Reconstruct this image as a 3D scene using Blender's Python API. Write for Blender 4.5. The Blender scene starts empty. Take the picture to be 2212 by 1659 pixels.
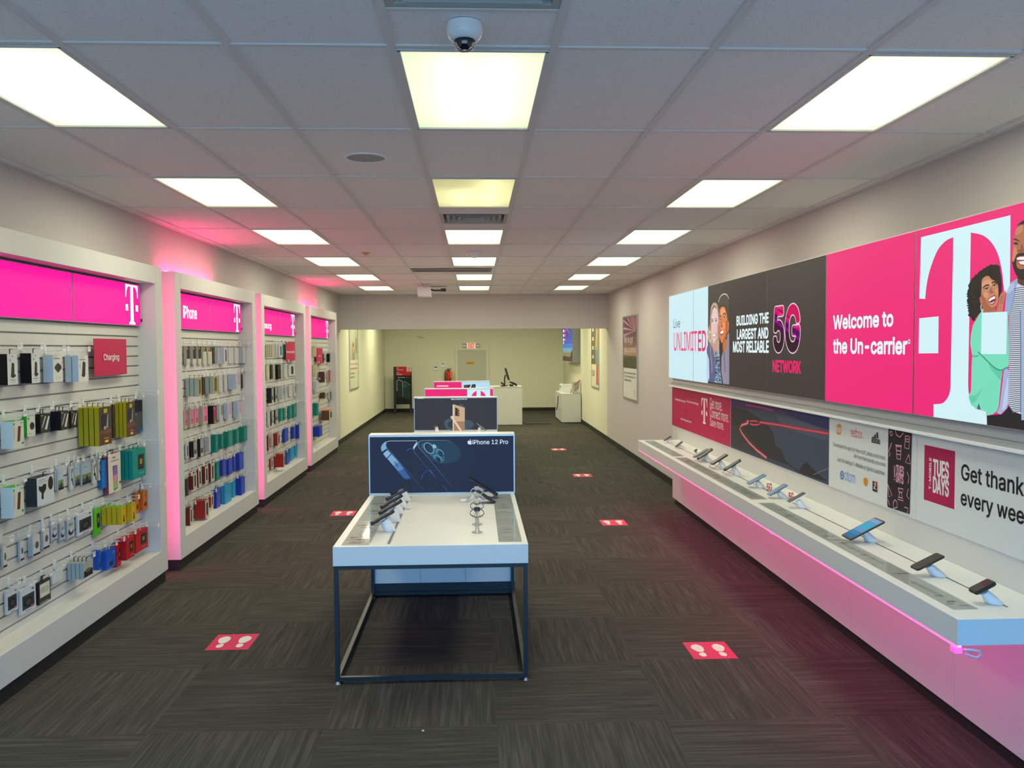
import bpy, bmesh, math, random, os
import numpy as np
from mathutils import Vector, Matrix
from mathutils.geometry import tessellate_polygon
random.seed(7)
C = bpy.context.scene.collection
S = bpy.context.scene
PI = math.pi

# ------------------------------------------------------------------ camera
F, YAW, PITCH, ROLL = 1830.43, .0438351, .0422348, .0056578
CAM = np.array([-.0028, 0, 1.9899])
def _rot():
    cy, sy, cp, sp, cr, sr = (math.cos(YAW), math.sin(YAW), math.cos(PITCH), math.sin(PITCH), math.cos(ROLL), math.sin(ROLL))
    fwd = np.array([sy*cp, cy*cp, -sp]); right = np.array([cy, -sy, 0]); down = -np.cross(right, fwd)
    return np.array([cr*right+sr*down, -sr*right+cr*down, fwd])
ROT = _rot()
cd = bpy.data.cameras.new('camera'); cam = bpy.data.objects.new('camera', cd); C.objects.link(cam)
cd.sensor_width = 36; cd.lens = F/2212*36; cd.clip_start = .05; cd.clip_end = 200
m = Matrix.Identity(4)
for i in range(3):
    m[i][0], m[i][1], m[i][2], m[i][3] = ROT[0][i], -ROT[1][i], -ROT[2][i], CAM[i]
cam.matrix_world = m
S.camera = cam
def P(u, v, ax, val):
    """the point of the plane ax = val that the photograph shows at (u, v)"""
    i = 'xyz'.index(ax)
    d = np.array([(u-1106)/F, (v-829.5)/F, 1.]) @ ROT
    return Vector(CAM + d*(val-CAM[i])/d[i])

# ------------------------------------------------------------------ world and exposure
w = bpy.data.worlds.new('daylight'); S.world = w; w.use_nodes = True
wt_ = w.node_tree; bg = wt_.nodes['Background']; bg.inputs[1].default_value = 1
tc_ = wt_.nodes.new('ShaderNodeTexCoord'); sx_ = wt_.nodes.new('ShaderNodeSeparateXYZ'); wt_.links.new(tc_.outputs['Generated'], sx_.inputs[0])
cr_ = wt_.nodes.new('ShaderNodeValToRGB'); cr_.color_ramp.elements[0].position = .48; cr_.color_ramp.elements[1].position = .53
cr_.color_ramp.elements[0].color = (1.5, 2.5, 3.6, 1); cr_.color_ramp.elements[1].color = (1.3, 5.0, 10.2, 1)      # paved lot, open sky
mr_ = wt_.nodes.new('ShaderNodeMath'); mr_.operation = 'MULTIPLY_ADD'; mr_.inputs[1].default_value = .5; mr_.inputs[2].default_value = .5
wt_.links.new(sx_.outputs[2], mr_.inputs[0]); wt_.links.new(mr_.outputs[0], cr_.inputs[0]); wt_.links.new(cr_.outputs[0], bg.inputs[0])
S.view_settings.view_transform = 'Standard'; S.view_settings.look = 'None'
S.view_settings.exposure = 0; S.view_settings.gamma = 1; S.view_settings.use_curve_mapping = False
S.cycles.use_denoising = True; S.cycles.max_bounces = 8; S.cycles.diffuse_bounces = 5; S.cycles.sample_clamp_indirect = 6
S.cycles.caustics_reflective = False; S.cycles.caustics_refractive = False
FLUO = (1, 1, .75); FLUO_BACK = (1, .985, .63); FLUO_W = 16.5; FLUO_BACK_W = 42
PINK = (1, .02, .30)
LED_GAP, LED_TOP, LED_SHELF = 27, 50, 46
CEIL = 3.1286; XL, XR, YB, YS, YF = -2.835, 2.82, 26.9, 17.88, -1.6
pl = bpy.data.lights.new('daylight_portal', 'AREA'); pl.shape = 'RECTANGLE'; pl.size = 5.4; pl.size_y = 2.5
pl.cycles.is_portal = True
po = bpy.data.objects.new('daylight_portal', pl); C.objects.link(po)
po.location = (0, YF-.1, 1.4); po.rotation_euler = (PI/2, 0, 0)

# ------------------------------------------------------------------ materials
MATS = {}
def srgb(c):
    return tuple(((x/255)/12.92 if x/255 <= .04045 else (((x/255)+.055)/1.055)**2.4) for x in c)
def mat(name, col=None, rough=.5, metal=0, emit=None, strength=1, trans=0, spec=.5, alpha=1):
    if name in MATS: return MATS[name]
    x = bpy.data.materials.new(name); x.use_nodes = True; MATS[name] = x
    b = x.node_tree.nodes['Principled BSDF']
    if col is not None: b.inputs['Base Color'].default_value = (*col, 1)
    b.inputs['Roughness'].default_value = rough; b.inputs['Metallic'].default_value = metal
    b.inputs['Specular IOR Level'].default_value = spec
    if emit is not None:
        b.inputs['Emission Color'].default_value = (*emit, 1); b.inputs['Emission Strength'].default_value = strength
    if trans:
        b.inputs['Transmission Weight'].default_value = trans
    b.inputs['Alpha'].default_value = alpha
    return x
def prt(r, g, b, rough=.55):                       # printed / painted colour given as it reads in even light
    return mat('print_%d_%d_%d' % (r, g, b), srgb((r, g, b)), rough, spec=.3)
def lit(r, g, b, k=1.0):                           # backlit fabric or screen
    n = 'backlit_%d_%d_%d_%g' % (r, g, b, k)
    return mat(n, (.02, .02, .02), .6, emit=srgb((r, g, b)), strength=k, spec=.1)

white = mat('white_laminate', (.76, .76, .74), .35, spec=.4)
white_m = mat('white_melamine', (.62, .61, .585), .45, spec=.35)
paint = mat('wall_paint', (.57, .525, .515), .85, spec=.15)
paint_back = mat('wall_paint_cream', (.72, .69, .56), .85, spec=.15)
black_m = mat('black_steel', (.018, .02, .024), .4, spec=.5)
black_p = mat('black_plastic', (.012, .012, .013), .45)
kickm = mat('black_vinyl', (.010, .010, .011), .6)
grey_p = mat('grey_plastic', (.30, .31, .32), .5)
white_p = mat('white_plastic', (.80, .81, .82), .35)
chrome = mat('chrome', (.75, .75, .76), .22, 1)
alu = mat('brushed_aluminium', (.55, .55, .54), .35, 1)
wire = mat('white_wire', (.72, .73, .72), .4)
glass_b = mat('black_glass', (.008, .009, .011), .08, spec=.7)
gridm = mat('ceiling_grid_paint', (.72, .70, .68), .6, spec=.2)

def nodes(name):
    x = bpy.data.materials.new(name); x.use_nodes = True; MATS[name] = x
    nt = x.node_tree; return x, nt, nt.nodes['Principled BSDF'], (lambda t, **k: _nn(nt, t, k))
def _nn(nt, t, k):
    n = nt.nodes.new(t)
    for a, b in k.items(): setattr(n, a, b)
    return n
def mth(nt, op, a, b=None, c=None):
    n = nt.nodes.new('ShaderNodeMath'); n.operation = op
    for i, v in enumerate((a, b, c)):
        if v is None: continue
        if isinstance(v, (int, float)): n.inputs[i].default_value = v
        else: nt.links.new(v, n.inputs[i])
    return n.outputs[0]
def ramp(nt, val, stops):
    n = nt.nodes.new('ShaderNodeValToRGB'); e = n.color_ramp.elements
    while len(e) < len(stops): e.new(.5)
    for q, (p, c) in zip(e, stops): q.position = p; q.color = (*c, 1)
    nt.links.new(val, n.inputs[0]); return n.outputs[0]

# carpet: quarter-turned tiles with streaks
carpet, nt, bs, N = nodes('carpet_tiles')
pos = N('ShaderNodeNewGeometry').outputs['Position']
sp = N('ShaderNodeSeparateXYZ'); nt.links.new(pos, sp.inputs[0])
px_, py_ = sp.outputs[0], sp.outputs[1]
ti = mth(nt, 'FLOOR', mth(nt, 'DIVIDE', mth(nt, 'SUBTRACT', px_, .1), .91))
tj = mth(nt, 'FLOOR', mth(nt, 'DIVIDE', mth(nt, 'SUBTRACT', py_, 4.4), .88))
par = mth(nt, 'FLOORED_MODULO', mth(nt, 'ADD', ti, tj), 2)
def sel(a, b): return mth(nt, 'ADD', mth(nt, 'MULTIPLY', a, mth(nt, 'SUBTRACT', 1, par)), mth(nt, 'MULTIPLY', b, par))
across, along = sel(py_, px_), sel(px_, py_)
tid = mth(nt, 'ADD', mth(nt, 'MULTIPLY', ti, 3.71), mth(nt, 'MULTIPLY', tj, 7.13))
def streak(sa, sl):
    cv = N('ShaderNodeCombineXYZ')
    nt.links.new(mth(nt, 'MULTIPLY', across, sa), cv.inputs[0]); nt.links.new(mth(nt, 'MULTIPLY', along, sl), cv.inputs[1]); nt.links.new(tid, cv.inputs[2])
    n = N('ShaderNodeTexNoise'); n.inputs['Scale'].default_value = 1; n.inputs['Detail'].default_value = 2
    nt.links.new(cv.outputs[0], n.inputs['Vector']); return n.outputs['Fac']
s1, s2 = streak(75, 2.6), streak(24, 1.4)
wn = N('ShaderNodeTexWhiteNoise', noise_dimensions='1D'); nt.links.new(tid, wn.inputs['W'])
val = mth(nt, 'ADD', mth(nt, 'ADD', mth(nt, 'MULTIPLY', s1, .62), mth(nt, 'MULTIPLY', s2, .30)), mth(nt, 'MULTIPLY', wn.outputs[0], .06))
nt.links.new(ramp(nt, val, [(.30, (.042, .039, .033)), (.50, (.063, .058, .050)), (.70, (.102, .095, .082))]), bs.inputs['Base Color'])
bs.inputs['Roughness'].default_value = .95; bs.inputs['Specular IOR Level'].default_value = .1
bm_ = N('ShaderNodeBump'); bm_.inputs['Strength'].default_value = .25; bm_.inputs['Distance'].default_value = .004
nt.links.new(s1, bm_.inputs['Height']); nt.links.new(bm_.outputs[0], bs.inputs['Normal'])

# mineral ceiling tile: small dark fissures
tile, nt, bs, N = nodes('mineral_ceiling_tile')
pos = N('ShaderNodeNewGeometry').outputs['Position']
mp = N('ShaderNodeMapping'); mp.inputs['Scale'].default_value = (110, 150, 110); nt.links.new(pos, mp.inputs[0])
ns = N('ShaderNodeTexNoise'); ns.inputs['Scale'].default_value = .35; ns.inputs['Detail'].default_value = 1; nt.links.new(mp.outputs[0], ns.inputs['Vector'])
vo = N('ShaderNodeTexVoronoi'); vo.inputs['Scale'].default_value = 1; nt.links.new(mp.outputs[0], vo.inputs['Vector'])
hole = mth(nt, 'MULTIPLY', mth(nt, 'LESS_THAN', vo.outputs['Distance'], .20), mth(nt, 'GREATER_THAN', ns.outputs['Fac'], .53))
nt.links.new(ramp(nt, hole, [(0, (.85, .825, .82)), (1, (.36, .35, .34))]), bs.inputs['Base Color'])
bs.inputs['Roughness'].default_value = .9; bs.inputs['Specular IOR Level'].default_value = .1

# light fittings: tubes behind a prismatic lens
tube_m = mat('fluorescent_tube', (.9, .9, .9), .5, emit=(1, .98, .80), strength=3.0)
def lens_mat(name, col, k):
    x, nt, bs, N = nodes(name)
    tr = N('ShaderNodeBsdfTranslucent'); tr.inputs[0].default_value = (*col, 1)
    em = N('ShaderNodeEmission'); em.inputs[0].default_value = (*col, 1); em.inputs[1].default_value = k
    ad = N('ShaderNodeAddShader'); nt.links.new(tr.outputs[0], ad.inputs[0]); nt.links.new(em.outputs[0], ad.inputs[1])
    nt.links.new(ad.outputs[0], nt.nodes['Material Output'].inputs[0]); return x
lens_w = lens_mat('prismatic_lens', (.88, .96, .74), .32)
lens_y = lens_mat('yellowed_prismatic_lens', (.86, .84, .52), .25)

# clear acrylic and window glass: partly see-through, weakly mirroring
def clear(name, col, f):
    x, nt, bs, N = nodes(name)
    a = N('ShaderNodeBsdfTransparent'); a.inputs[0].default_value = (*col, 1)
    b = N('ShaderNodeBsdfGlossy'); b.inputs[1].default_value = .05
    mx = N('ShaderNodeMixShader'); mx.inputs[0].default_value = f
    nt.links.new(a.outputs[0], mx.inputs[1]); nt.links.new(b.outputs[0], mx.inputs[2])
    nt.links.new(mx.outputs[0], nt.nodes['Material Output'].inputs[0]); return x
acryl = clear('clear_acrylic', (.93, .95, .95), .12)
pane = clear('window_glass', (.97, .98, .98), .06)

led_m = mat('pink_led', (.9, .5, .7), .5, emit=PINK, strength=LED_GAP)
led_t = mat('pink_led_top', (.9, .5, .7), .5, emit=(1, .02, .20), strength=LED_TOP)
led_s = mat('pink_led_shelf', (.9, .5, .7), .5, emit=(1, .02, .30), strength=LED_SHELF)

# ------------------------------------------------------------------ mesh helpers
class MB:
    """collects shapes and links them as ONE mesh object"""
    def __init__(s): s.v, s.f, s.m, s.ms, s.sm = [], [], [], [], []
    def mi(s, m):
        if m not in s.ms: s.ms.append(m)
        return s.ms.index(m)
    def add(s, vs, fs, m, smooth=False):
        o = len(s.v); s.v += [tuple(q) for q in vs]; k = s.mi(m)
        for f in fs: s.f.append(tuple(o+i for i in f)); s.m.append(k); s.sm.append(smooth)
        return s
    def box(s, x0, x1, y0, y1, z0, z1, m, M=None, b=0, faces=None):
        x0, x1 = min(x0, x1), max(x0, x1); y0, y1 = min(y0, y1), max(y0, y1); z0, z1 = min(z0, z1), max(z0, z1)
        if b:
            bm = bmesh.new(); bmesh.ops.create_cube(bm, size=1)
            for q in bm.verts: q.co = Vector(((x0+x1)/2+q.co.x*(x1-x0), (y0+y1)/2+q.co.y*(y1-y0), (z0+z1)/2+q.co.z*(z1-z0)))
            bmesh.ops.bevel(bm, geom=bm.edges[:], offset=b, segments=2, affect='EDGES', profile=.5)
            bm.verts.index_update(); vs = [q.co.copy() for q in bm.verts]; fs = [[q.index for q in f.verts] for f in bm.faces]; bm.free()
            if M: vs = [M @ q for q in vs]
            return s.add(vs, fs, m)
        vs = [Vector(q) for q in ((x0,y0,z0),(x1,y0,z0),(x1,y1,z0),(x0,y1,z0),(x0,y0,z1),(x1,y0,z1),(x1,y1,z1),(x0,y1,z1))]
        if M: vs = [M @ q for q in vs]
        fs = ((0,3,2,1),(4,5,6,7),(0,1,5,4),(1,2,6,5),(2,3,7,6),(3,0,4,7))
        if faces:                                   # per-face materials: bottom top near right far left
            for f, mm in zip(fs, faces): s.add(vs, [f], mm)
            return s
        return s.add(vs, fs, m)
    def cone(s, p0, p1, r0, r1, m, n=16, caps=True):
        p0, p1 = Vector(p0), Vector(p1); d = (p1-p0).normalized(); a = d.orthogonal().normalized(); b = d.cross(a)
        vs = [c+(a*math.cos(2*PI*i/n)+b*math.sin(2*PI*i/n))*r for c, r in ((p0, r0), (p1, r1)) for i in range(n)]
        s.add(vs, [(i, (i+1) % n, n+(i+1) % n, n+i) for i in range(n)], m, True)
        if caps:
            s.add(vs[:n], [tuple(range(n))[::-1]], m); s.add(vs[n:], [tuple(range(n))], m)
        return s
    def tube(s, pts, r, m, n=6):
        pts = [Vector(q) for q in pts]; o = []; a = None
        for i, q in enumerate(pts):
            d = (pts[min(i+1, len(pts)-1)]-pts[max(i-1, 0)]).normalized()
            a = d.orthogonal().normalized() if a is None else (a-d*a.dot(d)).normalized()
            b = d.cross(a); o += [q+(a*math.cos(2*PI*k/n)+b*math.sin(2*PI*k/n))*r for k in range(n)]
        fs = [(i*n+k, i*n+(k+1) % n, (i+1)*n+(k+1) % n, (i+1)*n+k) for i in range(len(pts)-1) for k in range(n)]
        s.add(o, fs, m, True); s.add(o[:n], [tuple(range(n))[::-1]], m); s.add(o[-n:], [tuple(range(n))], m); return s
    def lathe(s, c, prof, m, n=24, axis='z'):
        c = Vector(c); o = []
        for r, h in prof:
            for k in range(n):
                a = 2*PI*k/n; q = (r*math.cos(a), r*math.sin(a), h)
                o.append(c+Vector(q if axis == 'z' else ((h, q[0], q[1]) if axis == 'x' else (q[0], h, q[1]))))
        fs = [(i*n+k, i*n+(k+1) % n, (i+1)*n+(k+1) % n, (i+1)*n+k) for i in range(len(prof)-1) for k in range(n)]
        return s.add(o, fs, m, True)
    def slab(s, w, l, t, r, m, M, seg=4):           # rounded plate: w along x, l along y, thickness t along z
        q = []
        for cx, cy, a0 in ((w/2-r, l/2-r, 0), (-w/2+r, l/2-r, 90), (-w/2+r, -l/2+r, 180), (w/2-r, -l/2+r, 270)):
            for k in range(seg+1):
                a = math.radians(a0+90*k/seg); q.append((cx+r*math.cos(a), cy+r*math.sin(a)))
        n = len(q); e = min(t*.25, r*.5)
        rings = [([(x*(1-e/w*2), y*(1-e/l*2)) for x, y in q], -t/2), (q, -t/2+e), (q, t/2-e), ([(x*(1-e/w*2), y*(1-e/l*2)) for x, y in q], t/2)]
        vs = [M @ Vector((x, y, h)) for rr, h in rings for x, y in rr]
        s.add(vs, [(i*n+k, i*n+(k+1) % n, (i+1)*n+(k+1) % n, (i+1)*n+k) for i in range(3) for k in range(n)], m)
        s.add(vs[:n], [tuple(range(n))[::-1]], m); s.add(vs[-n:], [tuple(range(n))], m); return s
    def build(s, name, parent=None, base=None):
        me = bpy.data.meshes.new(name)
        o = bpy.data.objects.new(name, me); C.objects.link(o)
        B = Vector((0, 0, 0))
        if parent is not None: o.parent = parent; B = parent.location + (parent.parent.location if parent.parent else Vector((0, 0, 0)))
        if base is not None: o.location = base; B = Vector(base)
        me.from_pydata([tuple(Vector(q)-B) for q in s.v], [], s.f)
        for x in s.ms: me.materials.append(x)
        me.polygons.foreach_set('material_index', s.m); me.polygons.foreach_set('use_smooth', s.sm)
        me.update(); return o
def tag(o, label=None, cat=None, group=None, kind=None):
    for k, v in (('label', label), ('category', cat), ('group', group), ('kind', kind)):
        if v: o[k] = v
    return o
def thing(name, loc, label, cat, group=None):
    o = bpy.data.objects.new(name, None); o.empty_display_size = .05; C.objects.link(o); o.location = loc
    return tag(o, label, cat, group)
def copy_tree(o, parent=None):
    c = o.copy(); C.objects.link(c)
    if parent is not None: c.parent = parent
    for ch in list(o.children): copy_tree(ch, c)
    return c
def one(name, mb, label, cat, base, group=None): return tag(mb.build(name, base=base), label, cat, group)
def struct(name, mb, parent=None):
    o = mb.build(name, parent)
    return o if parent else tag(o, kind='structure')

# fonts
FONT = None
try: FONT = bpy.data.fonts.load(os.path.join(bpy.utils.resource_path('LOCAL'), 'datafiles', 'fonts', 'Inter.woff2'))
except Exception: FONT = None
_tc = {}
def glyphs(txt):
    """filled pieces of a line of lettering: each outline with the holes that lie in it"""
    if txt not in _tc:
        cu = bpy.data.curves.new('lettering', 'FONT'); cu.body = txt; cu.size = 1; cu.resolution_u = 3; cu.fill_mode = 'NONE'
        if FONT: cu.font = FONT
        o = bpy.data.objects.new('lettering', cu); C.objects.link(o)
        me = bpy.data.meshes.new_from_object(o.evaluated_get(bpy.context.evaluated_depsgraph_get()))
        nb = {}
        for e in me.edges:
            a, b = e.vertices; nb.setdefault(a, []).append(b); nb.setdefault(b, []).append(a)
        loops, seen = [], set()
        for st in range(len(me.vertices)):
            if st in seen or len(nb.get(st, ())) < 2: continue
            lp = [st]; seen.add(st); nx = max(nb[st]) if min(nb[st]) != st+1 else st+1
            while nx not in seen:
                seen.add(nx); lp.append(nx); c = [q for q in nb[nx] if q not in seen]
                if not c: break
                nx = c[0]
            loops.append([me.vertices[q].co.copy() for q in lp])
        ar = lambda l: sum(l[k-1].x*l[k].y-l[k].x*l[k-1].y for k in range(len(l)))/2
        def inside(p, l):
            c = False
            for k in range(len(l)):
                a, b = l[k-1], l[k]
                if (a.y > p.y) != (b.y > p.y) and p.x < (b.x-a.x)*(p.y-a.y)/(b.y-a.y)+a.x: c = not c
            return c
        A = [ar(l) for l in loops]; sg = 1 if A[max(range(len(A)), key=lambda k: abs(A[k]))] > 0 else -1
        out = []
        for l, a in zip(loops, A):
            if a*sg <= 0: continue
            hs = [h for h, b in zip(loops, A) if b*sg < 0 and abs(b) < abs(a) and inside(h[0], l)]
            allv = [v for q in [l]+hs for v in q]; fs = []
            for t in tessellate_polygon([[Vector((v.x, v.y, 0)) for v in q] for q in [l]+hs]):
                p, q, w_ = (allv[k] for k in t)
                fs.append(t if (q.x-p.x)*(w_.y-p.y)-(q.y-p.y)*(w_.x-p.x) > 0 else t[::-1])
            out.append((allv, fs, [[v.copy() for v in q] for q in [l]+hs]))
        _tc[txt] = out
        bpy.data.objects.remove(o); bpy.data.curves.remove(cu); bpy.data.meshes.remove(me)
    return _tc[txt]
def smooth(pts, n=5):
    o = []; k = len(pts)
    for i in range(k):
        p0, p1, p2, p3 = (pts[(i+j-1) % k] for j in range(4))
        for s in range(n):
            t = s/n
            o.append(tuple(.5*((2*p1[c])+(-p0[c]+p2[c])*t+(2*p0[c]-5*p1[c]+4*p2[c]-p3[c])*t*t+(-p0[c]+3*p1[c]-3*p2[c]+p3[c])*t**3) for c in (0, 1)))
    return o
def curve(pts, n=5):                                # open smooth run through the points
    e = [pts[0]]+list(pts)+[pts[-1]]; o = []
    for i in range(1, len(e)-2):
        p0, p1, p2, p3 = e[i-1:i+3]
        for s in range(n):
            t = s/n; o.append(tuple(.5*((2*p1[c])+(-p0[c]+p2[c])*t+(2*p0[c]-5*p1[c]+4*p2[c]-p3[c])*t*t+(-p0[c]+3*p1[c]-3*p2[c]+p3[c])*t**3) for c in (0, 1)))
    return o+[pts[-1]]
class G:
    """flat print on a plane: N one of +x -x -y +z, plane coordinate c; a runs to the viewer's right, b upward"""
    def __init__(s, N, c, step=.00035, zoom=None):
        s.N, s.c, s.step, s.k, s.mb = N, c, step, 0, MB(); s.zoom = zoom
        s.flat = s.fine = False                     # flat: backlit print, overlaps need no gap; fine: a run of small like marks
        s.ax = N[1]; s.sg = 1 if N[0] == '+' else -1
    def px(s, u, v):
        if s.zoom: x0, y0, k = s.zoom; u, v = x0+u/k, y0+v/k
        p = P(u, v, s.ax, s.c)
        return {'+x': (p.y, p.z), '-x': (-p.y, p.z), '-y': (p.x, p.z), '+z': (p.x, p.y)}[s.N]
    def w(s, a, b, lift):
        c = s.c + s.sg*lift
        return {'+x': (c, a, b), '-x': (c, -a, b), '-y': (a, c, b), '+z': (a, b, c)}[s.N]
    def up(s):
        s.k += .1 if s.fine else 1; return s.k*s.step
    def poly(s, pts, m, px=False, sm=0, hold=False):
        if px: pts = [s.px(*q) for q in pts]
        if sm: pts = smooth(pts, sm)
        L = s.k*s.step if hold else s.up()
        tr = tessellate_polygon([[Vector((a, b, 0)) for a, b in pts]])
        out = []
        for t in tr:
            (ax, ay), (bx, by), (cx, cy) = (pts[i] for i in t)
            out.append(t if (bx-ax)*(cy-ay)-(by-ay)*(cx-ax) > 0 else t[::-1])
        s.mb.add([s.w(a, b, L) for a, b in pts], out, m); return s
    def rect(s, a0, b0, a1, b1, m, hold=False): return s.poly([(a0, b0), (a1, b0), (a1, b1), (a0, b1)], m, hold=hold)
    def rpx(s, u0, v0, u1, v1, m):                  # left-bottom and right-top in pixels
        a, b = s.px(u0, v0), s.px(u1, v1); return s.rect(a[0], a[1], b[0], b[1], m)
    def ell(s, a, b, ra, rb, m, rot=0, n=24, hold=False):
        c, d = math.cos(rot), math.sin(rot)
        return s.poly([(a+ra*math.cos(t)*c-rb*math.sin(t)*d, b+ra*math.cos(t)*d+rb*math.sin(t)*c) for t in (2*PI*k/n for k in range(n))], m, hold=hold)
    def epx(s, u, v, ru, rv, m, rot=0):             # ellipse by pixel centre and radii
        n = 24; c, d = math.cos(rot), math.sin(rot)
        return s.poly([(u+ru*math.cos(t)*c-rv*math.sin(t)*d, v+ru*math.cos(t)*d+rv*math.sin(t)*c) for t in (2*PI*k/n for k in range(n))], m, px=True)
    def line(s, pts, wd, m, px=False, taper=False):
        if px: pts = [s.px(*q) for q in pts]
        L = s.up(); vs = []; n = len(pts)
        for i, q in enumerate(pts):
            p0, p1 = pts[max(i-1, 0)], pts[min(i+1, n-1)]; dx, dy = p1[0]-p0[0], p1[1]-p0[1]; l = math.hypot(dx, dy) or 1
            h = wd/2*((1-i/(n-1)*.85) if taper else 1)
            vs += [s.w(q[0]-dy/l*h, q[1]+dx/l*h, L), s.w(q[0]+dy/l*h, q[1]-dx/l*h, L)]
        s.mb.add(vs, [(2*i, 2*i+1, 2*i+3, 2*i+2) for i in range(n-1)], m); return s
    def text(s, txt, a0, b0, a1, b1, m, bold=.012, px=False, rot90=False, e=None, cut=None):
        if px: (a0, b0), (a1, b1) = s.px(a0, b0), s.px(a1, b1)
        ps = glyphs(txt)
        if rot90: ps = [([Vector((-q.y, q.x, 0)) for q in vs], fs, [[Vector((-q.y, q.x, 0)) for q in l] for l in ls]) for vs, fs, ls in ps]
        al = [q for p_ in ps for q in p_[0]]
        x0, x1 = min(q.x for q in al), max(q.x for q in al); y0, y1 = min(q.y for q in al), max(q.y for q in al)
        if e is None: e = max(bold, 0)*min((a1-a0)/(x1-x0), (b1-b0)/(y1-y0))*1.25    # heavier strokes: the outline struck several times
        a0, a1, b0, b1 = a0+e, a1-e, b0+e, b1-e
        ka, kb = (a1-a0)/(x1-x0), (b1-b0)/(y1-y0); L = s.up()
        T = lambda v: (a0+(v.x-x0)*ka, b0+(v.y-y0)*kb)
        for pi, (vs, fs, ls) in enumerate(ps):
            sets = [([T(v) for v in vs], fs)]
            if e:                                   # heavier lettering: a band along every outline with round corners
                for l in ls:
                    q = [T(v) for v in l]; n = len(q); bv, bf = [], []
                    for k in range(n):
                        (ax, ay), (bx, by) = q[k-1], q[k]; l_ = math.hypot(bx-ax, by-ay)
                        if l_ < 1e-6: continue
                        nx, ny = -(by-ay)/l_*e, (bx-ax)/l_*e; o = len(bv)
                        bv += [(ax-nx, ay-ny), (bx-nx, by-ny), (bx+nx, by+ny), (ax+nx, ay+ny)]; bf.append((o, o+1, o+2, o+3))
                    sets.append((bv, bf)); bv, bf = [], []
                    for x, y in q:
                        o = len(bv); bv += [(x+e*math.cos(PI*k/4), y+e*math.sin(PI*k/4)) for k in range(8)]; bf.append(tuple(range(o, o+8)))
                    sets.append((bv, bf))
            for si, (q, ff) in enumerate(sets):
                if cut:                             # keep only the share of the height between two slanting lines
                    bm = bmesh.new(); w_ = [bm.verts.new((x, y, 0)) for x, y in q]
                    for f in ff:
                        try: bm.faces.new([w_[k] for k in f])
                        except ValueError: pass
                    for fr, sg in ((cut[0], -1), (cut[1], 1)):
                        bmesh.ops.bisect_plane(bm, geom=bm.verts[:]+bm.edges[:]+bm.faces[:], plane_co=((a0+a1)/2, b0+(b1-b0)*fr, 0), plane_no=(.3*sg, sg, 0), clear_outer=True)
                    bm.verts.index_update(); q = [(v.co.x, v.co.y) for v in bm.verts]; ff = [[v.index for v in f.verts] for f in bm.faces]; bm.free()
                if s.flat: s.mb.add([s.w(x, y, L) for x, y in q], ff, m); continue
                for fi, f in enumerate(ff):         # neighbours that overlap lie a hair apart
                    s.mb.add([s.w(*q[k], L+6e-6*((fi if si else 0) % 3+3*(si % 5)+15*(pi % 2))) for k in f], [tuple(range(len(f)))], m)
        return s
    def logo(s, a, b, h, m, wf=1.0):                # the serif letter with two squares
        def q(*p): return [(a+x*h*wf, b+y*h) for x, y in p]
        arc = curve([(-.365, .68), (-.345, .79), (-.29, .89), (-.21, .945), (-.1, .96)], 3)
        ft = curve([(-.1, .16), (-.11, .09), (-.15, .06), (-.205, .05)], 3)+[(-.205, 0)]
        left = [(-.41, 1), (-.41, .68)] + arc + ft
        s.poly(q(*left, *[(-x, y) for x, y in reversed(left)]), m)
        s.poly(q((-.41, .34), (-.25, .34), (-.25, .5), (-.41, .5)), m, hold=True)
        s.poly(q((.25, .34), (.41, .34), (.41, .5), (.25, .5)), m, hold=True); return s
    def obj(s, name, parent=None, base=None): return s.mb.build(name, parent, base)

# ------------------------------------------------------------------ the shell
struct('floor', MB().box(XL-.1, XR+.1, YF-.4, YB+.1, -.06, 0, carpet))
struct('wall_left', MB().box(XL-.12, XL, YF, YS+.1, 0, 3.4, paint).box(XL-.12, XL, YS+.1, YB, 0, 3.4, paint_back))
struct('wall_right', MB().box(XR, XR+.12, YF, YS+.1, 0, 3.4, paint).box(XR, XR+.12, YS+.1, YB, 0, 3.4, paint_back))
struct('wall_back', MB().box(XL-.12, XR+.12, YB, YB+.12, 0, 3.4, paint_back))
struct('wall_soffit', MB().box(XL, XR, YS, YS+.03, 2.40, CEIL+.05, paint).box(XL, XR, YS+.03, YS+.22, 2.40, CEIL+.05, paint_back))
mb = MB()                                           # shop front behind the camera: piers, sill and head round the window
mb.box(XL-.12, -2.7, YF-.12, YF, 0, 3.4, paint).box(2.7, XR+.12, YF-.12, YF, 0, 3.4, paint)
mb.box(-2.7, 2.7, YF-.12, YF, 2.65, 3.4, paint).box(-2.7, 2.7, YF-.12, YF, 0, .15, paint)
struct('wall_front', mb)
mb = MB()
for x in (-2.68, -1.35, 0, 1.35, 2.68): mb.box(x-.025, x+.025, YF-.09, YF-.03, .15, 2.65, alu)
for z in (.17, 2.63): mb.box(-2.7, 2.7, YF-.09, YF-.03, z-.02, z+.02, alu)
mb.box(-2.7, 2.7, YF-.065, YF-.06, .15, 2.65, pane)
struct('window_1', mb)
struct('ceiling', MB().box(XL-.12, XR+.12, YF-.12, YB+.12, 3.4, 3.5, white_m))      # unseen deck above the tiles, added to block daylight leaks
COLS = [XL] + [(-2.745 + .61*i) for i in range(10)] + [XR]
Y0, DY = 3.2512, 1.2192
ROWS = [YF] + [Y0+DY*k for k in range(-3, 20)] + [YB]
LIGHTS = [(k, c) for k in (0, 2, 4, 6, 8, 10) for c in (-1.83, 0, 1.83)] + [(k, c) for k in (13, 16) for c in (-1.83, 0, 1.83)]
VENTS = [(2.29, 2.90), (7.20, 7.81)]
LC = {(k, round(c/.61)) for k, c in LIGHTS}
mb = MB(); sag = random.Random(3)
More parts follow.
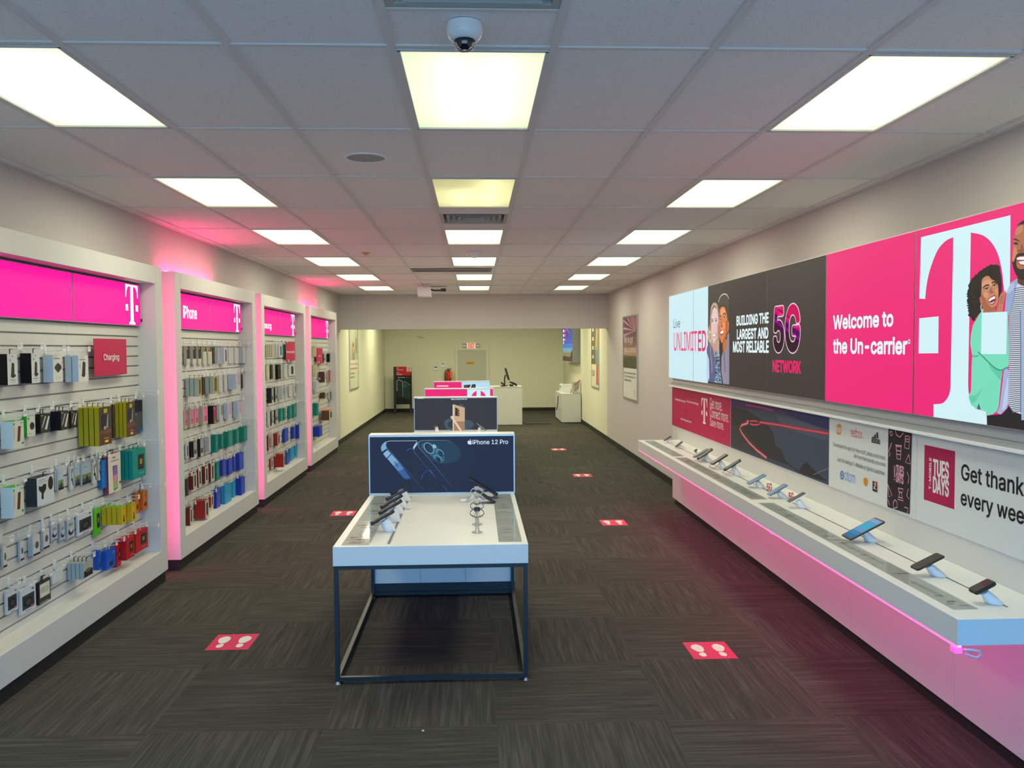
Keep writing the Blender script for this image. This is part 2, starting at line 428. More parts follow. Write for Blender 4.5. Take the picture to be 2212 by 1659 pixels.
for j in range(len(ROWS)-1):
    k = round((ROWS[j]-Y0)/DY) if j else -99
    for i in range(len(COLS)-1):
        xc = round((COLS[i]+COLS[i+1])/2/.61)
        if (k, xc) in LC and 0 < i < len(COLS)-2: continue
        segs = [(ROWS[j], ROWS[j+1])]
        if xc == 0:
            for a, b in VENTS:
                if ROWS[j] < a < ROWS[j+1]: segs = [(ROWS[j], a), (b, ROWS[j+1])]
        for a, b in segs:
            q = [sag.uniform(0, .004) for _ in range(4)]
            z = CEIL
            mb.add([(COLS[i], a, z+q[0]), (COLS[i+1], a, z+q[1]), (COLS[i+1], b, z+q[2]), (COLS[i], b, z+q[3])], [(0, 3, 2, 1)], tile)
tag(mb.build('ceiling'), kind='structure')
mb = MB()
for x in COLS[1:-1]:
    mb.box(x-.014, x+.014, YF, YS, CEIL-.006, CEIL+.004, gridm).box(x-.014, x+.014, YS+.22, YB, CEIL-.006, CEIL+.004, gridm)
for y in ROWS[1:-1]:
    if abs(y-YS-.1) > .2: mb.box(XL, XR, y-.012, y+.012, CEIL-.005, CEIL+.003, gridm)
for a, b in VENTS:
    for y in (a, b): mb.box(-.305, .305, y-.012, y+.012, CEIL-.005, CEIL+.003, gridm)
for x0, x1 in ((XL, XL+.022), (XR-.022, XR)): mb.box(x0, x1, YF, YS, CEIL-.006, CEIL+.003, gridm)
struct('trim_1', mb)
struct('baseboard_left', MB().box(XL, XL+.012, 16.54, YB, 0, .10, kickm))
struct('baseboard_right', MB().box(XR-.012, XR, 10.62, YB, 0, .10, kickm))
struct('baseboard_back', MB().box(XL+.012, -.62, YB-.012, YB, 0, .10, kickm).box(.44, XR-.012, YB-.012, YB, 0, .10, kickm))

# back door and what hangs beside it
doorm = mat('grey_door_paint', (.50, .50, .43), .5)
d = struct('door_1', MB().box(-.54, .36, YB-.035, YB-.005, .01, 1.93, doorm))
h = MB(); h.cone((-.47, YB-.036, .95), (-.47, YB-.09, .95), .012, .012, chrome).tube([(-.47, YB-.085, .95), (-.36, YB-.085, .95)], .010, chrome)
struct('door_handle', h, d)
struct('trim_2', MB().box(-.62, -.54, YB-.05, YB, 0, 2.01, paint_back).box(.36, .44, YB-.05, YB, 0, 2.01, paint_back).box(-.54, .36, YB-.05, YB, 1.93, 2.01, paint_back))
g = G('-y', YB-.036); q = g.px(1006, 787.5), g.px(1025, 781)
g.rect(q[0][0], q[0][1], q[1][0], q[1][1], prt(212, 172, 40))
for i, (a, b) in enumerate(((.08, .92), (.2, .8))): g.rect(q[0][0]+.28*a, q[0][1]+.055-.03*i, q[0][0]+.28*b, q[0][1]+.066-.03*i, prt(96, 76, 20))
tag(g.obj('door_sign', base=(-.15, YB-.036, 1.5)), 'small yellow plaque with dark lines on the grey back door', 'sign')

t = thing('exit_sign', (-.10, YB, 2.06), 'lit EXIT sign with red letters and two lamp heads above the back door', 'sign')
MB().box(-.265, .045, YB-.06, YB, 1.975, 2.175, white_p, b=.008).build('housing', t)
g = G('-y', YB-.061); g.rect(-.25, 1.99, .03, 2.16, lit(238, 205, 170, .9)); g.text('EXIT', -.205, 2.005, -.005, 2.15, lit(235, 70, 40), bold=.03); g.obj('face', t)
for x in (-.32, .10):
    MB().box(x-.045, x+.045, YB-.07, YB, 2.02, 2.14, grey_p, b=.01).cone((x, YB-.07, 2.08), (x, YB-.11, 2.07), .03, .045, white_p).build('lamp_head', t)
for (u, v, lb) in ((941.5, 795, 'small wall control with dark display left of the back door'), (957, 788, 'white thermostat nearer the back door, above the extinguisher')):
    p = P(u, v, 'y', YB); t = thing('thermostat', (p.x, YB, p.z), lb, 'thermostat')
    MB().box(p.x-.07, p.x+.07, YB-.03, YB, p.z-.075, p.z+.075, white_p, b=.008).build('case', t)
    MB().box(p.x-.045, p.x+.045, YB-.034, YB-.03, p.z+.005, p.z+.05, glass_b if u < 950 else grey_p).build('display', t)
p = P(969, 812, 'y', YB-.1); t = thing('fire_extinguisher', (p.x, YB-.1, p.z-.3), 'red fire extinguisher with orange tag hanging on back wall', 'fire extinguisher')
red = mat('red_enamel', srgb((190, 40, 26)), .3)
MB().lathe((p.x, YB-.1, p.z-.3), [(0, 0), (.075, 0), (.085, .02), (.085, .36), (.07, .42), (.03, .45), (.03, .48), (0, .48)], red).build('cylinder', t)
MB().box(p.x-.03, p.x+.05, YB-.12, YB-.08, p.z+.18, p.z+.215, black_p).box(p.x-.05, p.x+.1, YB-.11, YB-.09, p.z+.225, p.z+.24, black_p).build('valve', t)
MB().tube([(p.x-.03, YB-.1, p.z+.2), (p.x-.1, YB-.1, p.z+.16), (p.x-.115, YB-.1, p.z+.02), (p.x-.11, YB-.1, p.z-.2)], .014, black_p).build('hose', t)
MB().box(p.x+.05, p.x+.13, YB-.195, YB-.19, p.z-.06, p.z+.14, prt(235, 120, 40)).build('tag', t)
MB().box(p.x-.03, p.x+.03, YB-.015, YB, p.z-.2, p.z+.1, grey_p).build('bracket', t)
g = G('-y', YB-.004)
for a, b, c2 in ((900, 908, 727), (904, 912, 729), (910, 917, 730)): g.rpx(a, c2+.5, b, c2-.5, prt(150, 145, 110))
tag(g.obj('wall_scuff', base=(-1.7, YB-.004, 2.35)), 'faint scuff marks high on the cream back wall', 'scuff')

# ------------------------------------------------------------------ ceiling fittings
ORD = ['first', 'second', 'third', 'fourth', 'fifth', 'sixth', 'seventh', 'eighth', 'ninth', 'tenth', 'eleventh', 'twelfth', 'thirteenth', 'fourteenth', 'fifteenth', 'sixteenth']
LIGHT_ROW = {-2: 'over the entrance behind the camera', 0: 'nearest row', 2: 'second row', 4: 'third row', 6: 'fourth row', 8: 'fifth row', 10: 'last row before the soffit',
             13: 'first row behind the soffit', 16: 'rearmost row behind the soffit'}
hous = mat('white_enamel_reflector', (.85, .86, .84), .5)
for k, c in LIGHTS:
    ya = Y0+DY*k+.03; yb = ya+DY-.06; x0, x1 = c-.29, c+.29; yc = (ya+yb)/2
    col = {0: 'centre column'}.get(round(c), 'left column' if c < 0 else 'right column')
    old = c == 0 and k in (0, 2)
    lb = 'fluorescent ceiling panel, %s, %s' % (col, LIGHT_ROW[k])
    if old: lb = ('yellowing ' if k == 2 else 'two-tube ') + lb
    t = thing('ceiling_light', (c, yc, CEIL), lb, 'ceiling light', 'fluorescent panels in the ceiling')
    mb = MB()
    for a, b, e, f in ((x0-.004, x0+.012, ya, yb), (x1-.012, x1+.004, ya, yb), (x0, x1, ya-.004, ya+.012), (x0, x1, yb-.012, yb+.004)): mb.box(a, b, e, f, CEIL-.008, CEIL+.006, gridm)
    mb.build('frame', t)
    mb = MB()
    mb.add([(x0, ya, CEIL+.006), (x1, ya, CEIL+.006), (x1, yb, CEIL+.006), (x0, yb, CEIL+.006), (x0+.03, ya+.03, CEIL+.14), (x1-.03, ya+.03, CEIL+.14), (x1-.03, yb-.03, CEIL+.14), (x0+.03, yb-.03, CEIL+.14)],
           [(4, 5, 6, 7), (0, 1, 5, 4), (1, 2, 6, 5), (2, 3, 7, 6), (3, 0, 4, 7)], hous)
    mb.build('housing', t)
    MB().add([(x0+.008, ya+.008, CEIL), (x1-.008, ya+.008, CEIL), (x1-.008, yb-.008, CEIL), (x0+.008, yb-.008, CEIL)], [(0, 3, 2, 1)], lens_y if old and k == 2 else lens_w).build('diffuser', t)
    for x in ((-.10, .12) if old else (-.17, 0, .17)):
        MB().cone((c+x, ya+(.42 if old and k == 2 and x < 0 else .07), CEIL+.075), (c+x, yb-.07, CEIL+.075), .016, .016, tube_m, n=8).build('tube', t)
    la = bpy.data.lights.new('lamp', 'AREA'); la.shape = 'RECTANGLE'; la.size = .54; la.size_y = 1.1
    back = k > 11
    la.energy = FLUO_BACK_W if back else FLUO_W*(.6 if old else 1); la.color = FLUO_BACK if back else FLUO
    lo = bpy.data.objects.new('lamp', la); C.objects.link(lo); lo.parent = t; lo.location = (0, 0, -.012)

grille = mat('grille_enamel', (.42, .43, .41), .5)
for (a, b), lb in zip(VENTS, ('square air diffuser with nested vanes nearest the camera, above the dome camera', 'dusty square air diffuser between second and third centre lights')):
    yc = (a+b)/2; t = thing('air_diffuser', (0, yc, CEIL), lb, 'air vent', 'square ceiling air diffusers')
    MB().box(-.30, .30, a+.005, b-.005, CEIL+.10, CEIL+.105, mat('duct_dark', (.03, .03, .03), .8)).build('duct', t)
    mb = MB()
    mb.add([(sx*r, yc+sy*r, z) for r, z in ((.298, CEIL-.002), (.262, CEIL-.002), (.25, CEIL+.05), (.298, CEIL+.1)) for sx, sy in ((-1, -1), (1, -1), (1, 1), (-1, 1))],
           [(i*4+j, i*4+(j+1) % 4, i*4+4+(j+1) % 4, i*4+4+j) for i in range(3) for j in range(4)], grille)
    mb.build('frame', t)
    for r in (.235, .185, .135, .085):
        q = [(sx*rr, yc+sy*rr, z) for rr, z in ((r, CEIL-.008), (r-.055, CEIL+.045)) for sx, sy in ((-1, -1), (1, -1), (1, 1), (-1, 1))]
        q += [(x, y, z+.004) for x, y, z in q]
        MB().add(q, [(j, (j+1) % 4, 4+(j+1) % 4, 4+j) for j in range(4)]+[(8+j, 12+j, 12+(j+1) % 4, 8+(j+1) % 4) for j in range(4)]+[(j, 8+j, 8+(j+1) % 4, (j+1) % 4) for j in range(4)], grille).build('vane', t)
t = thing('dome_camera', (-.03, 3.03, CEIL), 'white dome security camera with dark glass on the nearest ceiling tile', 'security camera')
MB().lathe((-.03, 3.03, CEIL), [(.062, 0), (.064, -.012), (.064, -.032), (.058, -.045), (.048, -.056), (.036, -.058)], white_p).build('housing', t)
MB().lathe((-.03, 3.03, CEIL), [(.037, -.055), (.037, -.066), (.032, -.083), (.02, -.095), (0, -.099)], clear('dome_plastic', (.62, .62, .64), .1)).build('dome', t)
MB().lathe((-.03, 3.03, CEIL), [(.031, -.054), (.031, -.066), (.026, -.078), (.012, -.088), (0, -.089)], glass_b).build('lens', t)
t = thing('ceiling_speaker', (-.64, 5.12, CEIL), 'flat round grey speaker grille in the ceiling left of centre', 'speaker')
MB().lathe((-.64, 5.12, CEIL), [(.122, .002), (.122, -.007), (.113, -.009), (.113, -.004)], white_p, n=40).build('ring', t)
MB().lathe((-.64, 5.12, CEIL), [(.114, -.004), (.06, -.007), (0, -.008)], mat('speaker_mesh', (.36, .38, .37), .7), n=40).build('grille', t)
t = thing('ceiling_sensor', (0, 10.05, CEIL), 'white cone shaped sensor under the fourth centre ceiling light', 'sensor')
MB().lathe((0, 10.05, CEIL), [(.085, 0), (.085, -.012), (.07, -.018)], white_p).build('base', t)
MB().lathe((0, 10.05, CEIL), [(.068, -.017), (.05, -.045), (.032, -.07), (0, -.075)], white_p).build('cone', t)
one('sprinkler_cap', MB().lathe((-1.28, 10.15, CEIL), [(.05, 0), (.05, -.006), (.03, -.014), (.018, -.03), (0, -.032)], mat('stained_plastic', srgb((196, 168, 120)), .6)),
    'small yellowed sprinkler cap on the ceiling between left and centre lights', 'sprinkler', (-1.28, 10.15, CEIL))
t = thing('lowered_tile', (-.35, 12.35, CEIL), 'long narrow lowered ceiling tile with painted shade in front of the fifth centre light', 'air vent')
MB().box(-.90, .25, 12.12, 12.6, CEIL-.012, CEIL-.004, mat('tile_shade_grey', (.24, .225, .23), .6)).build('frame', t)  # lowered tile, its shadow put into this grey
MB().box(-.86, .21, 12.3, 12.34, CEIL-.014, CEIL-.011, black_p).box(-.86, .21, 12.4, 12.44, CEIL-.014, CEIL-.011, black_p).build('shade_strip', t)  # black strips painted in for the shade along the tile
one('ceiling_disc', MB().lathe((-.66, 15.6, CEIL), [(.16, 0), (.16, -.006), (0, -.008)], grey_p), 'flat grey disc on the ceiling above the hanging white box', 'speaker', (-.66, 15.6, CEIL))
t = thing('ceiling_projector', (-.95, 15.2, CEIL), 'white box hanging from the ceiling with a black arm, far left of centre', 'projector')
a, b = P(902, 641, 'y', 15), P(930, 620, 'y', 15)
MB().box(a.x, b.x, 15, 15.35, a.z, b.z, white_p, b=.01).build('case', t)
MB().box((a.x+b.x)/2-.03, (a.x+b.x)/2+.03, 15.1, 15.2, b.z, CEIL, white_p).build('mount', t)
a, b = P(931, 625, 'y', 15.1), P(961, 627, 'y', 15.1)
MB().tube([(a.x-.01, 15.1, a.z), (a.x+.05, 15.1, a.z-.02), (b.x, 15.1, b.z)], .014, black_p).box(b.x-.07, b.x+.02, 15.06, 15.14, b.z-.02, b.z+.03, black_p).build('arm', t)

# ------------------------------------------------------------------ left wall: four display bays
XW, XS, XF = XL+.002, -2.81, -2.66                  # wall side, slat face, frame front
BAYS = [(4.60, 7.37), (7.685, 10.455), (10.74, 13.51), (13.815, 16.525)]
BAYN = ['nearest bay', 'second bay', 'third bay', 'farthest bay']
magl = [lit(255, 0, 150, 1.15), lit(255, 12, 150, 1.05), lit(255, 18, 148, 1), lit(255, 22, 145, 1)]
white_l = lit(248, 250, 255, 1.15)
slat_m = mat('white_slatwall', (.61, .60, .565), .5, spec=.3)
groove_m = mat('slat_groove', (.30, .30, .28), .6)
ST, BT, BB, TT, IT = .145, .29, .10, 2.69, 2.545     # stile width, base top, base bottom, top, inner top
for i, (ya, yb) in enumerate(BAYS):
    t = thing('slatwall_bay', (XF, (ya+yb)/2, 0), 'white framed slatwall display bay, %s on the left wall' % ['nearest the camera', 'second from the camera', 'third from the camera', 'farthest from the camera'][i], 'display bay', 'white display bays along the left wall')
    for y in (ya, yb-ST): MB().box(XW, XF, y, y+ST, BB, TT, white_m, b=.004).build('stile', t)
    MB().box(XW, XF, ya+ST, yb-ST, IT, TT, white_m, b=.003).build('top_rail', t)
    MB().box(XW, XF, ya+ST, yb-ST, BB, BT, white_m, b=.003).build('base_shelf', t)
    MB().box(XW, XF-.02, ya+.01, yb-.01, 0, BB-.002, kickm).build('toe_kick', t)
    mb = MB(); mb.box(XW, XS-.012, ya+ST, yb-ST, BT, IT, groove_m)
    ym = (ya+yb)/2
    z = 2.5
    while z > BT:
        for a, b in ((ya+ST, ym-.001), (ym+.001, yb-ST)): mb.box(XS-.012, XS, a, b, max(z-.069, BT), z, slat_m)
        z -= .0805
    mb.build('slat_panel', t)
    # backlit header
    s = thing('header_lightbox', (XS+.03, yb-ST-1.2, 2.36), 'magenta backlit header with white letter logo over the %s' % BAYN[i], 'sign', 'magenta headers over the bays')
    je = 7.205 if i == 0 else yb-ST-.055
    jm = je-1.19
    if i == 1: s['label'] = 'magenta backlit header with white lettering and logo over the second bay'
    if i == 2: s['label'] = 'magenta backlit header with half hidden lettering over the third bay'
    z0, z1 = 2.19, 2.53
    for a, b, nm in ((ya+ST+.006, jm-.004, 'left_panel'), (jm+.004, je, 'right_panel')):
        p = MB().box(XS+.002, XS+.029, a, b, z0, z1, grey_p).build(nm, s)
        g = G('+x', XS+.0295); g.rect(a+.004, z0+.004, b-.004, z1-.004, magl[i])
        if nm == 'right_panel': g.logo(b-.175, z0+.01, z1-z0-.02, white_l, .95)
        if nm == 'left_panel' and i == 1: g.text('iPhone', 395.5, 687.5, 425, 663.5, white_l, bold=.02, px=True)
        if nm == 'left_panel' and i == 2: g.text('Samsung', 560, 712, 586, 697, white_l, bold=.02, px=True)
        g.obj('graphic', p)
    MB().cone((XS+.01, je+.012, z0+.05), (XS+.035, je+.012, z0+.05), .012, .012, black_p).box(XS, XS+.012, je+.004, je+.03, z0+.02, z0+.06, white_p).build('latch', s)
# pink LED strips in the gaps and on two tops
for i, (y, lb) in enumerate(((7.40, 'first'), (10.60, 'second'), (13.545, 'third'))):
    one('led_strip', MB().box(XW, XW+.012, y-.006, y+.006, BB+.02, TT-.02, led_m), 'vertical pink light strip in the %s gap between the bays' % lb, 'light strip', (XW, y, 1.4), 'pink light strips')
for y0, y1, lb in ((7.75, 9.3, 'second'), (13.9, 15.4, 'farthest')):
    one('led_strip', MB().box(XL+.06, XL+.075, y0, y1, TT+.001, TT+.012, led_t), 'pink light strip lying on top of the %s bay' % lb, 'light strip', (XL+.07, y0, TT), 'pink light strips')

# ------------------------------------------------------------------ goods on the hooks
def c3(s): return prt(*[int(s[i:i+2], 16) for i in (0, 2, 4)])
# type: (name, category, phrase, spine colour, front colour, front design, tab colour)
T_ = dict(
 stand=('charger_box', 'black charger box picturing upright stand', '08080d', 'cfcfcd', 'stand', 'k'),
 pdisc=('charger_box', 'pale blue charger box, round pad picture', 'b4c8da', 'd2d2ca', 'disc', 'n'),
 pbar=('charger_box', 'pale blue charger box, upright bar picture', 'b4c8da', 'd2d2ca', 'bar', 'n'),
 gbar=('charger_box', 'white green-topped charger box, brown bar', 'bcd6e6', 'd0cfc2', 'brownbar', 'g'),
 gdisc=('charger_box', 'green sided white box, black disc', '14a030', 'd0d0c4', 'blackdisc', 'g'),
 bcab=('cable_box', 'black cable box picturing white cables', '0a0a0e', '38342e', 'diag', 'k'),
 yel=('power_bank_box', 'yellow sided box with brown photo front', 'a89e12', '4a3a30', 'photo', 'k'),
 brown=('accessory_box', 'plain dark brown box', '3a2e28', '4a3c34', None, 'k'),
 gblk=('accessory_box', 'charcoal box with black upper half', '33333a', '4c4b4c', 'blacktop', 'k'),
 mnt=('car_mount_box', 'large white box picturing car mount', '2a3038', 'ccd2d2', 'mount', 'k'),
 mph=('car_mount_pack', 'white and photo printed car mount pack', 'b8c4cc', 'b4c6d0', 'scene', 'n'),
 cab=('cable_pack', 'white pack with coiled black cable', 'c4c4bc', 'cfcfc8', 'cable', 'k'),
 blu=('accessory_box', 'bright blue box', '0a6cb0', '0a74bc', 'lines', 'k'),
 mar=('screen_protector_box', 'white box picturing phone, maroon sides', '8c2c50', 'd6d2c2', 'cphone', 'k'),
 tl=('phone_case_box', 'teal case box with dark window', '04827a', '048a80', 'darkwin', 'k'),
 wgr=('tablet_case_box', 'white framed case box with grey window', 'c8c6bc', 'ccccc6', 'greywin', 'k'),
 yic=('plug_box', 'yellow box with small black plug picture', 'c8a81a', 'd0ac10', 'plug', 'g'),
 org=('earphone_pouch', 'orange hanging pack', 'd0661c', 'dc701e', 'dots', 'n'),
 grn=('speaker_box', 'bright green box with dark window', '56b020', '5cba28', 'darkwin', 'g'),
 hp=('headphone_box', 'pale grey headphone box with dark window', 'c4ccd4', 'c6ced6', 'headset', 'n'),
 bl=('blister_pack', 'clear grey blister pack with dark gadget', '9aa4ae', 'b2bac0', 'gadget', 'n'),
 blw=('blister_pack', 'white blister pack with brown oval', 'b0b6ba', 'c6c8c8', 'oval', 'n'),
 redw=('speaker_box', 'red speaker box with dark window', 'b01420', 'b8161e', 'darkwin', 'r'),
 bic=('earphone_box', 'royal blue box with small dark pictures', '1450b8', '0c58c0', 'sq', 'n'),
 eb=('earbud_pack', 'grey earbud pack with black lower half', '98a4a2', 'a2aaa4', 'lowdark', 'k'),
 clr=('clear_pack', 'empty looking clear white pack', 'c2cccc', 'c8d0d0', None, 'n'),
 bww=('headphone_pack', 'black pack with white window', '141414', '3c3432', 'whitewin', 'k'),
 cblk=('phone_case_box', 'case box with black-gold front', 'aaa8a2', 'c0bdb0', 'blkgold', 'n'),
 cgold=('phone_case_box', 'cream case box with gold top', 'b4b0a2', 'bcb8a8', 'goldtop', 'n'),
 cwh=('phone_case_box', 'white case box with faint grey print', 'b2b4bc', 'bcbcba', 'lines', 'n'),
 cstr=('phone_case_box', 'white case box with black upright strip', 'b6bccc', 'c2c2be', 'strip', 'n'),
 cdk=('phone_case_box', 'dark grey case box', '3a3a36', '44443e', 'lines', 'n'),
 sage=('phone_case_box', 'sage green case box, olive front', '9eaca8', '8a8040', 'olive', 'k'),
 cpk=('phone_case_box', 'cream case box with bright pink window', 'b8b0a2', 'ccc0aa', 'pinkwin', 'k'),
 mgb=('phone_case_box', 'black sided case box, magenta front', '060606', '5c2c40', 'magtop', 'k'),
 pgr=('phone_case_box', 'pale case box with grey window', 'b0b8b6', 'bcbcb6', 'greywin', 'n'),
 prs=('phone_case_box', 'pale blue case box with rose window', 'a8b6cc', 'b8b8c0', 'rosewin', 'n'),
 bgr=('phone_case_box', 'black sided case box, grey front', '10101a', '9c9a98', 'dsq', 'k'),
 teal=('phone_case_box', 'teal case box with clear slit', '067c6e', '0a8274', 'slit', 'n'),
 mwh=('phone_case_box', 'maroon sided white case box', '6e0e0e', 'bab8ac', 'strip', 'k'),
 rwh=('phone_case_box', 'red sided white case box', 'a0120c', 'b4b2aa', 'strip', 'k'),
 cbl=('phone_case_box', 'plain blue case box', '2036a4', '3850b4', 'dotmark', 'k'),
 lbl=('phone_case_box', 'light blue case box', '1a86b8', '2a92c0', 'dotmark', 'k'),
 crm=('phone_case_box', 'cream sided case box', 'c0bc9c', 'bab69a', 'lines', 'n'),
 blk=('phone_case_box', 'plain black case box', '080808', '0c0c0a', 'lines', 'k'),
 nvy=('headphone_box', 'navy fronted white headphone box', 'bcbcb4', '22345c', 'sq', 'k'),
 bph=('speaker_box', 'brown photo printed speaker box', '4e3028', 'c0beb2', 'greydisc', 'k'),
 spk=('speaker_box', 'orange topped speaker box with grey disc', '5c3c34', 'c4c0b2', 'greydisc', 'o'),
 rsd=('headphone_box', 'narrow red fronted white box', 'b4b2aa', '9a2216', 'lines', 'n'),
)
def rel(L): return [tuple(q) for q in L]
K, GD, DG = '100f10', 'b08a28', '2c2c30'
D_ = dict(
 stand=[('p', [(.42, .70), (.58, .72), (.68, .66), (.66, .34), (.78, .33), (.80, .27), (.52, .21), (.30, .27), (.34, .34)], DG), ('r', .18, .76, .38, .84, 'b4a6a2'), ('r', .18, .15, .8, .165, '606060'), ('r', .3, .09, .7, .10, '888888'), ('e', .5, .92, .06, .02, '606060')],
 disc=[('p', [(.5, .72), (.86, .60), (.88, .50), (.5, .34), (.16, .50), (.16, .58)], '34302c'), ('r', .06, .86, .7, .88, '303030'), ('l', [(.8, .66), (1, .78)], .02, '404040'), ('e', .3, .16, .07, .03, 'b0b0b0'), ('e', .6, .16, .07, .03, 'b0b0b0')],
 bar=[('p', [(.44, .76), (.62, .76), (.72, .70), (.66, .22), (.52, .16), (.30, .22), (.34, .30)], '2e2b2b'), ('r', .1, .83, .7, .85, '404040'), ('r', .12, .5, .22, .7, 'b8b8b4')],
 brownbar=[('p', [(.48, .80), (.72, .80), (.62, .24), (.36, .24)], '5a3628'), ('e', .1, .9, .08, .035, '1ca03c'), ('r', .7, .9, .94, .915, '303030'), ('e', .85, .16, .1, .045, '2aa244'), ('r', .08, .3, .2, .75, 'c4c4bc')],
 blackdisc=[('e', .62, .5, .28, .19, '2c2824'), ('e', .2, .88, .12, .05, '28a040'), ('r', .1, .12, .6, .14, '909088')],
 diag=[('p', [(.08, .24), (.2, .3), (.62, .86), (.48, .86)], 'c6c8c8'), ('p', [(.42, .18), (.66, .14), (.98, .82), (.84, .84)], 'd4d6d6'), ('r', .05, .9, .3, .93, 'c8c8c8')],
 photo=[('r', 0, 0, 1, .34, '5c3a30'), ('p', [(0, .34), (.2, .42), (.36, .36), (.45, .5), (.6, .38), (.8, .46), (1, .36), (1, .3), (0, .3)], '6e4a3c'), ('r', .18, .44, .8, .80, '20262c'), ('p', [(.55, .44), (.68, .80), (.76, .80), (.72, .44)], '8a949a'), ('e', .45, .45, .08, .045, 'c0a898'), ('r', .38, .84, .66, .95, 'c4b020'), ('r', .42, .06, .7, .12, 'e0cc20'), ('r', .36, .16, .76, .19, 'a08430')],
 blacktop=[('r', -.02, .64, 1.02, 1.0, '121318'), ('r', .1, .56, .3, .575, 'b8b8b8'), ('r', .62, 0, 1, .07, '1474b4')],
 mount=[('p', [(.12, .72), (.26, .66), (.40, .74), (.55, .70), (.52, .52), (.38, .40), (.36, .2), (.24, .22), (.26, .44), (.1, .58)], '26241f'), ('e', .80, .70, .15, .24, '2c2620'), ('r', .1, .9, .5, .915, '707070'), ('r', .06, .82, .62, .835, '909090')],
 scene=[('r', 0, .0, 1, .48, '4c5c58'), ('r', 0, .28, 1, .48, '7c9458'), ('p', [(.36, 0), (.44, .36), (.6, .40), (.74, 0)], '20262a'), ('r', 0, 0, 1, .12, '1c2226'), ('r', .1, .8, .5, .83, '8894a0')],
 cable=[('r', .34, .52, .50, .86, '4c4440'), ('r', .66, .74, .84, .90, '302c2c'), ('p', [(.2, .46), (.6, .52), (.74, .36), (.9, .16), (.76, .12), (.56, .34), (.26, .38)], '1c1c1e')],
 lines=[('r', .2, .80, .7, .815, '8a8a88'), ('r', .2, .70, .6, .712, '98989a'), ('r', .2, .3, .5, .312, '98989a'), ('r', .2, .5, .3, .53, '9a9a9a')],
 cphone=[('p', [(.34, .68), (.72, .68), (.72, .08), (.40, .04)], '34343c'), ('p', [(.38, .66), (.70, .67), (.69, .46), (.38, .42)], '8c64b4'), ('p', [(.38, .42), (.69, .46), (.69, .28), (.39, .22)], 'd88a9a'), ('p', [(.39, .22), (.69, .28), (.69, .10), (.41, .07)], '9cb86c'), ('r', .34, .88, .56, .91, 'c02c50'), ('r', .2, .8, .84, .825, '90908a'), ('r', .86, .18, .96, .24, '40403c')],
 darkwin=[('r', .40, .28, .86, .80, '2a2c28'), ('r', .54, .46, .72, .64, 'a48a34'), ('r', .5, .14, .84, .155, '9cc8b8')],
 greywin=[('r', .34, .28, .92, .94, '8a9298'), ('r', .40, .32, .86, .90, '747c84')],
 plug=[('p', [(.34, .12), (.66, .12), (.6, .34), (.56, .5), (.44, .5), (.4, .34)], '1c1812'), ('e', .5, .86, .12, .05, '907810')],
 dots=[('e', .5, .3, .3, .12, '44301c'), ('r', .3, .7, .7, .8, '3c8a4c')],
 headset=[('r', .10, .14, .90, .72, '30343a'), ('e', .5, .40, .30, .20, '14161a'), ('e', .5, .40, .18, .12, '3c4248'), ('r', .66, .12, .86, .2, 'b06068'), ('r', .3, .05, .7, .07, '404850'), ('e', .8, .87, .08, .03, '303840')],
 gadget=[('e', .5, .36, .36, .16, '30343c'), ('e', .56, .44, .2, .1, 'c8ccd0'), ('r', .2, .66, .8, .80, '88909a'), ('r', .1, .02, .9, .08, '646c74')],
 oval=[('e', .55, .5, .26, .18, '5c5450'), ('r', 0, 0, 1, .10, '24202c')],
 sq=[('r', .28, .12, .72, .34, '10264c'), ('r', .7, .7, .86, .84, '6a90d0')],
 lowdark=[('r', .06, .06, .94, .46, '26241f'), ('e', .5, .44, .3, .12, '605e54'), ('r', 0, 0, 1, .05, 'd0d2ce')],
 whitewin=[('r', .10, .28, .92, .88, 'd2d0c0'), ('e', .34, .6, .2, .14, 'b4b0a0'), ('e', .66, .58, .2, .14, 'bcb8a8'), ('r', .1, .04, .8, .07, 'a0a09a')],
 blkgold=[('r', .04, .32, .92, .99, '201e1e'), ('r', .12, .82, .46, .94, GD), ('e', .9, .06, .1, .03, '605c30')],
 goldtop=[('r', .04, .74, .94, .98, '402c18'), ('r', .12, .80, .5, .94, GD), ('r', .4, .24, .6, .26, '908a6c')],
 strip=[('r', .34, .16, .70, .84, '201e1c'), ('r', .30, .9, .6, .915, '8c8c88')],
 olive=[('r', .0, 0, 1, 1, 'a6a470'), ('r', .2, .06, .8, .92, '5e5222'), ('e', .3, .95, .2, .05, 'b8a020'), ('e', .5, .1, .22, .06, 'c0a428')],
 pinkwin=[('r', .14, .16, .86, .96, 'd83c84'), ('r', .24, .42, .76, .9, 'f06aaa'), ('r', .2, .40, .84, .44, '8a1c50'), ('e', .5, .08, .3, .05, 'b4a030')],
 magtop=[('r', .06, .34, .9, .92, 'a02468'), ('r', .06, .06, .9, .34, '70604c'), ('e', .3, .86, .2, .06, 'c09040'), ('e', .5, .08, .3, .05, 'b8a030')],
 rosewin=[('r', .30, .30, .88, .92, 'ac88a0'), ('r', .38, .38, .8, .86, 'b898ac')],
 dsq=[('r', .1, .22, .75, .46, '26242a'), ('r', .24, .30, .6, .40, '686470'), ('r', 0, 0, 1, .14, 'b6b4ac')],
 slit=[('p', [(.3, .08), (.55, .1), (.66, .9), (.36, .94)], '5c8880'), ('r', .42, .3, .56, .7, '7c9890')],
 dotmark=[('e', .6, .5, .12, .06, '5474b8')],
 greydisc=[('e', .55, .5, .34, .36, '4c4a42'), ('e', .55, .5, .26, .28, '5c5a52')],
)
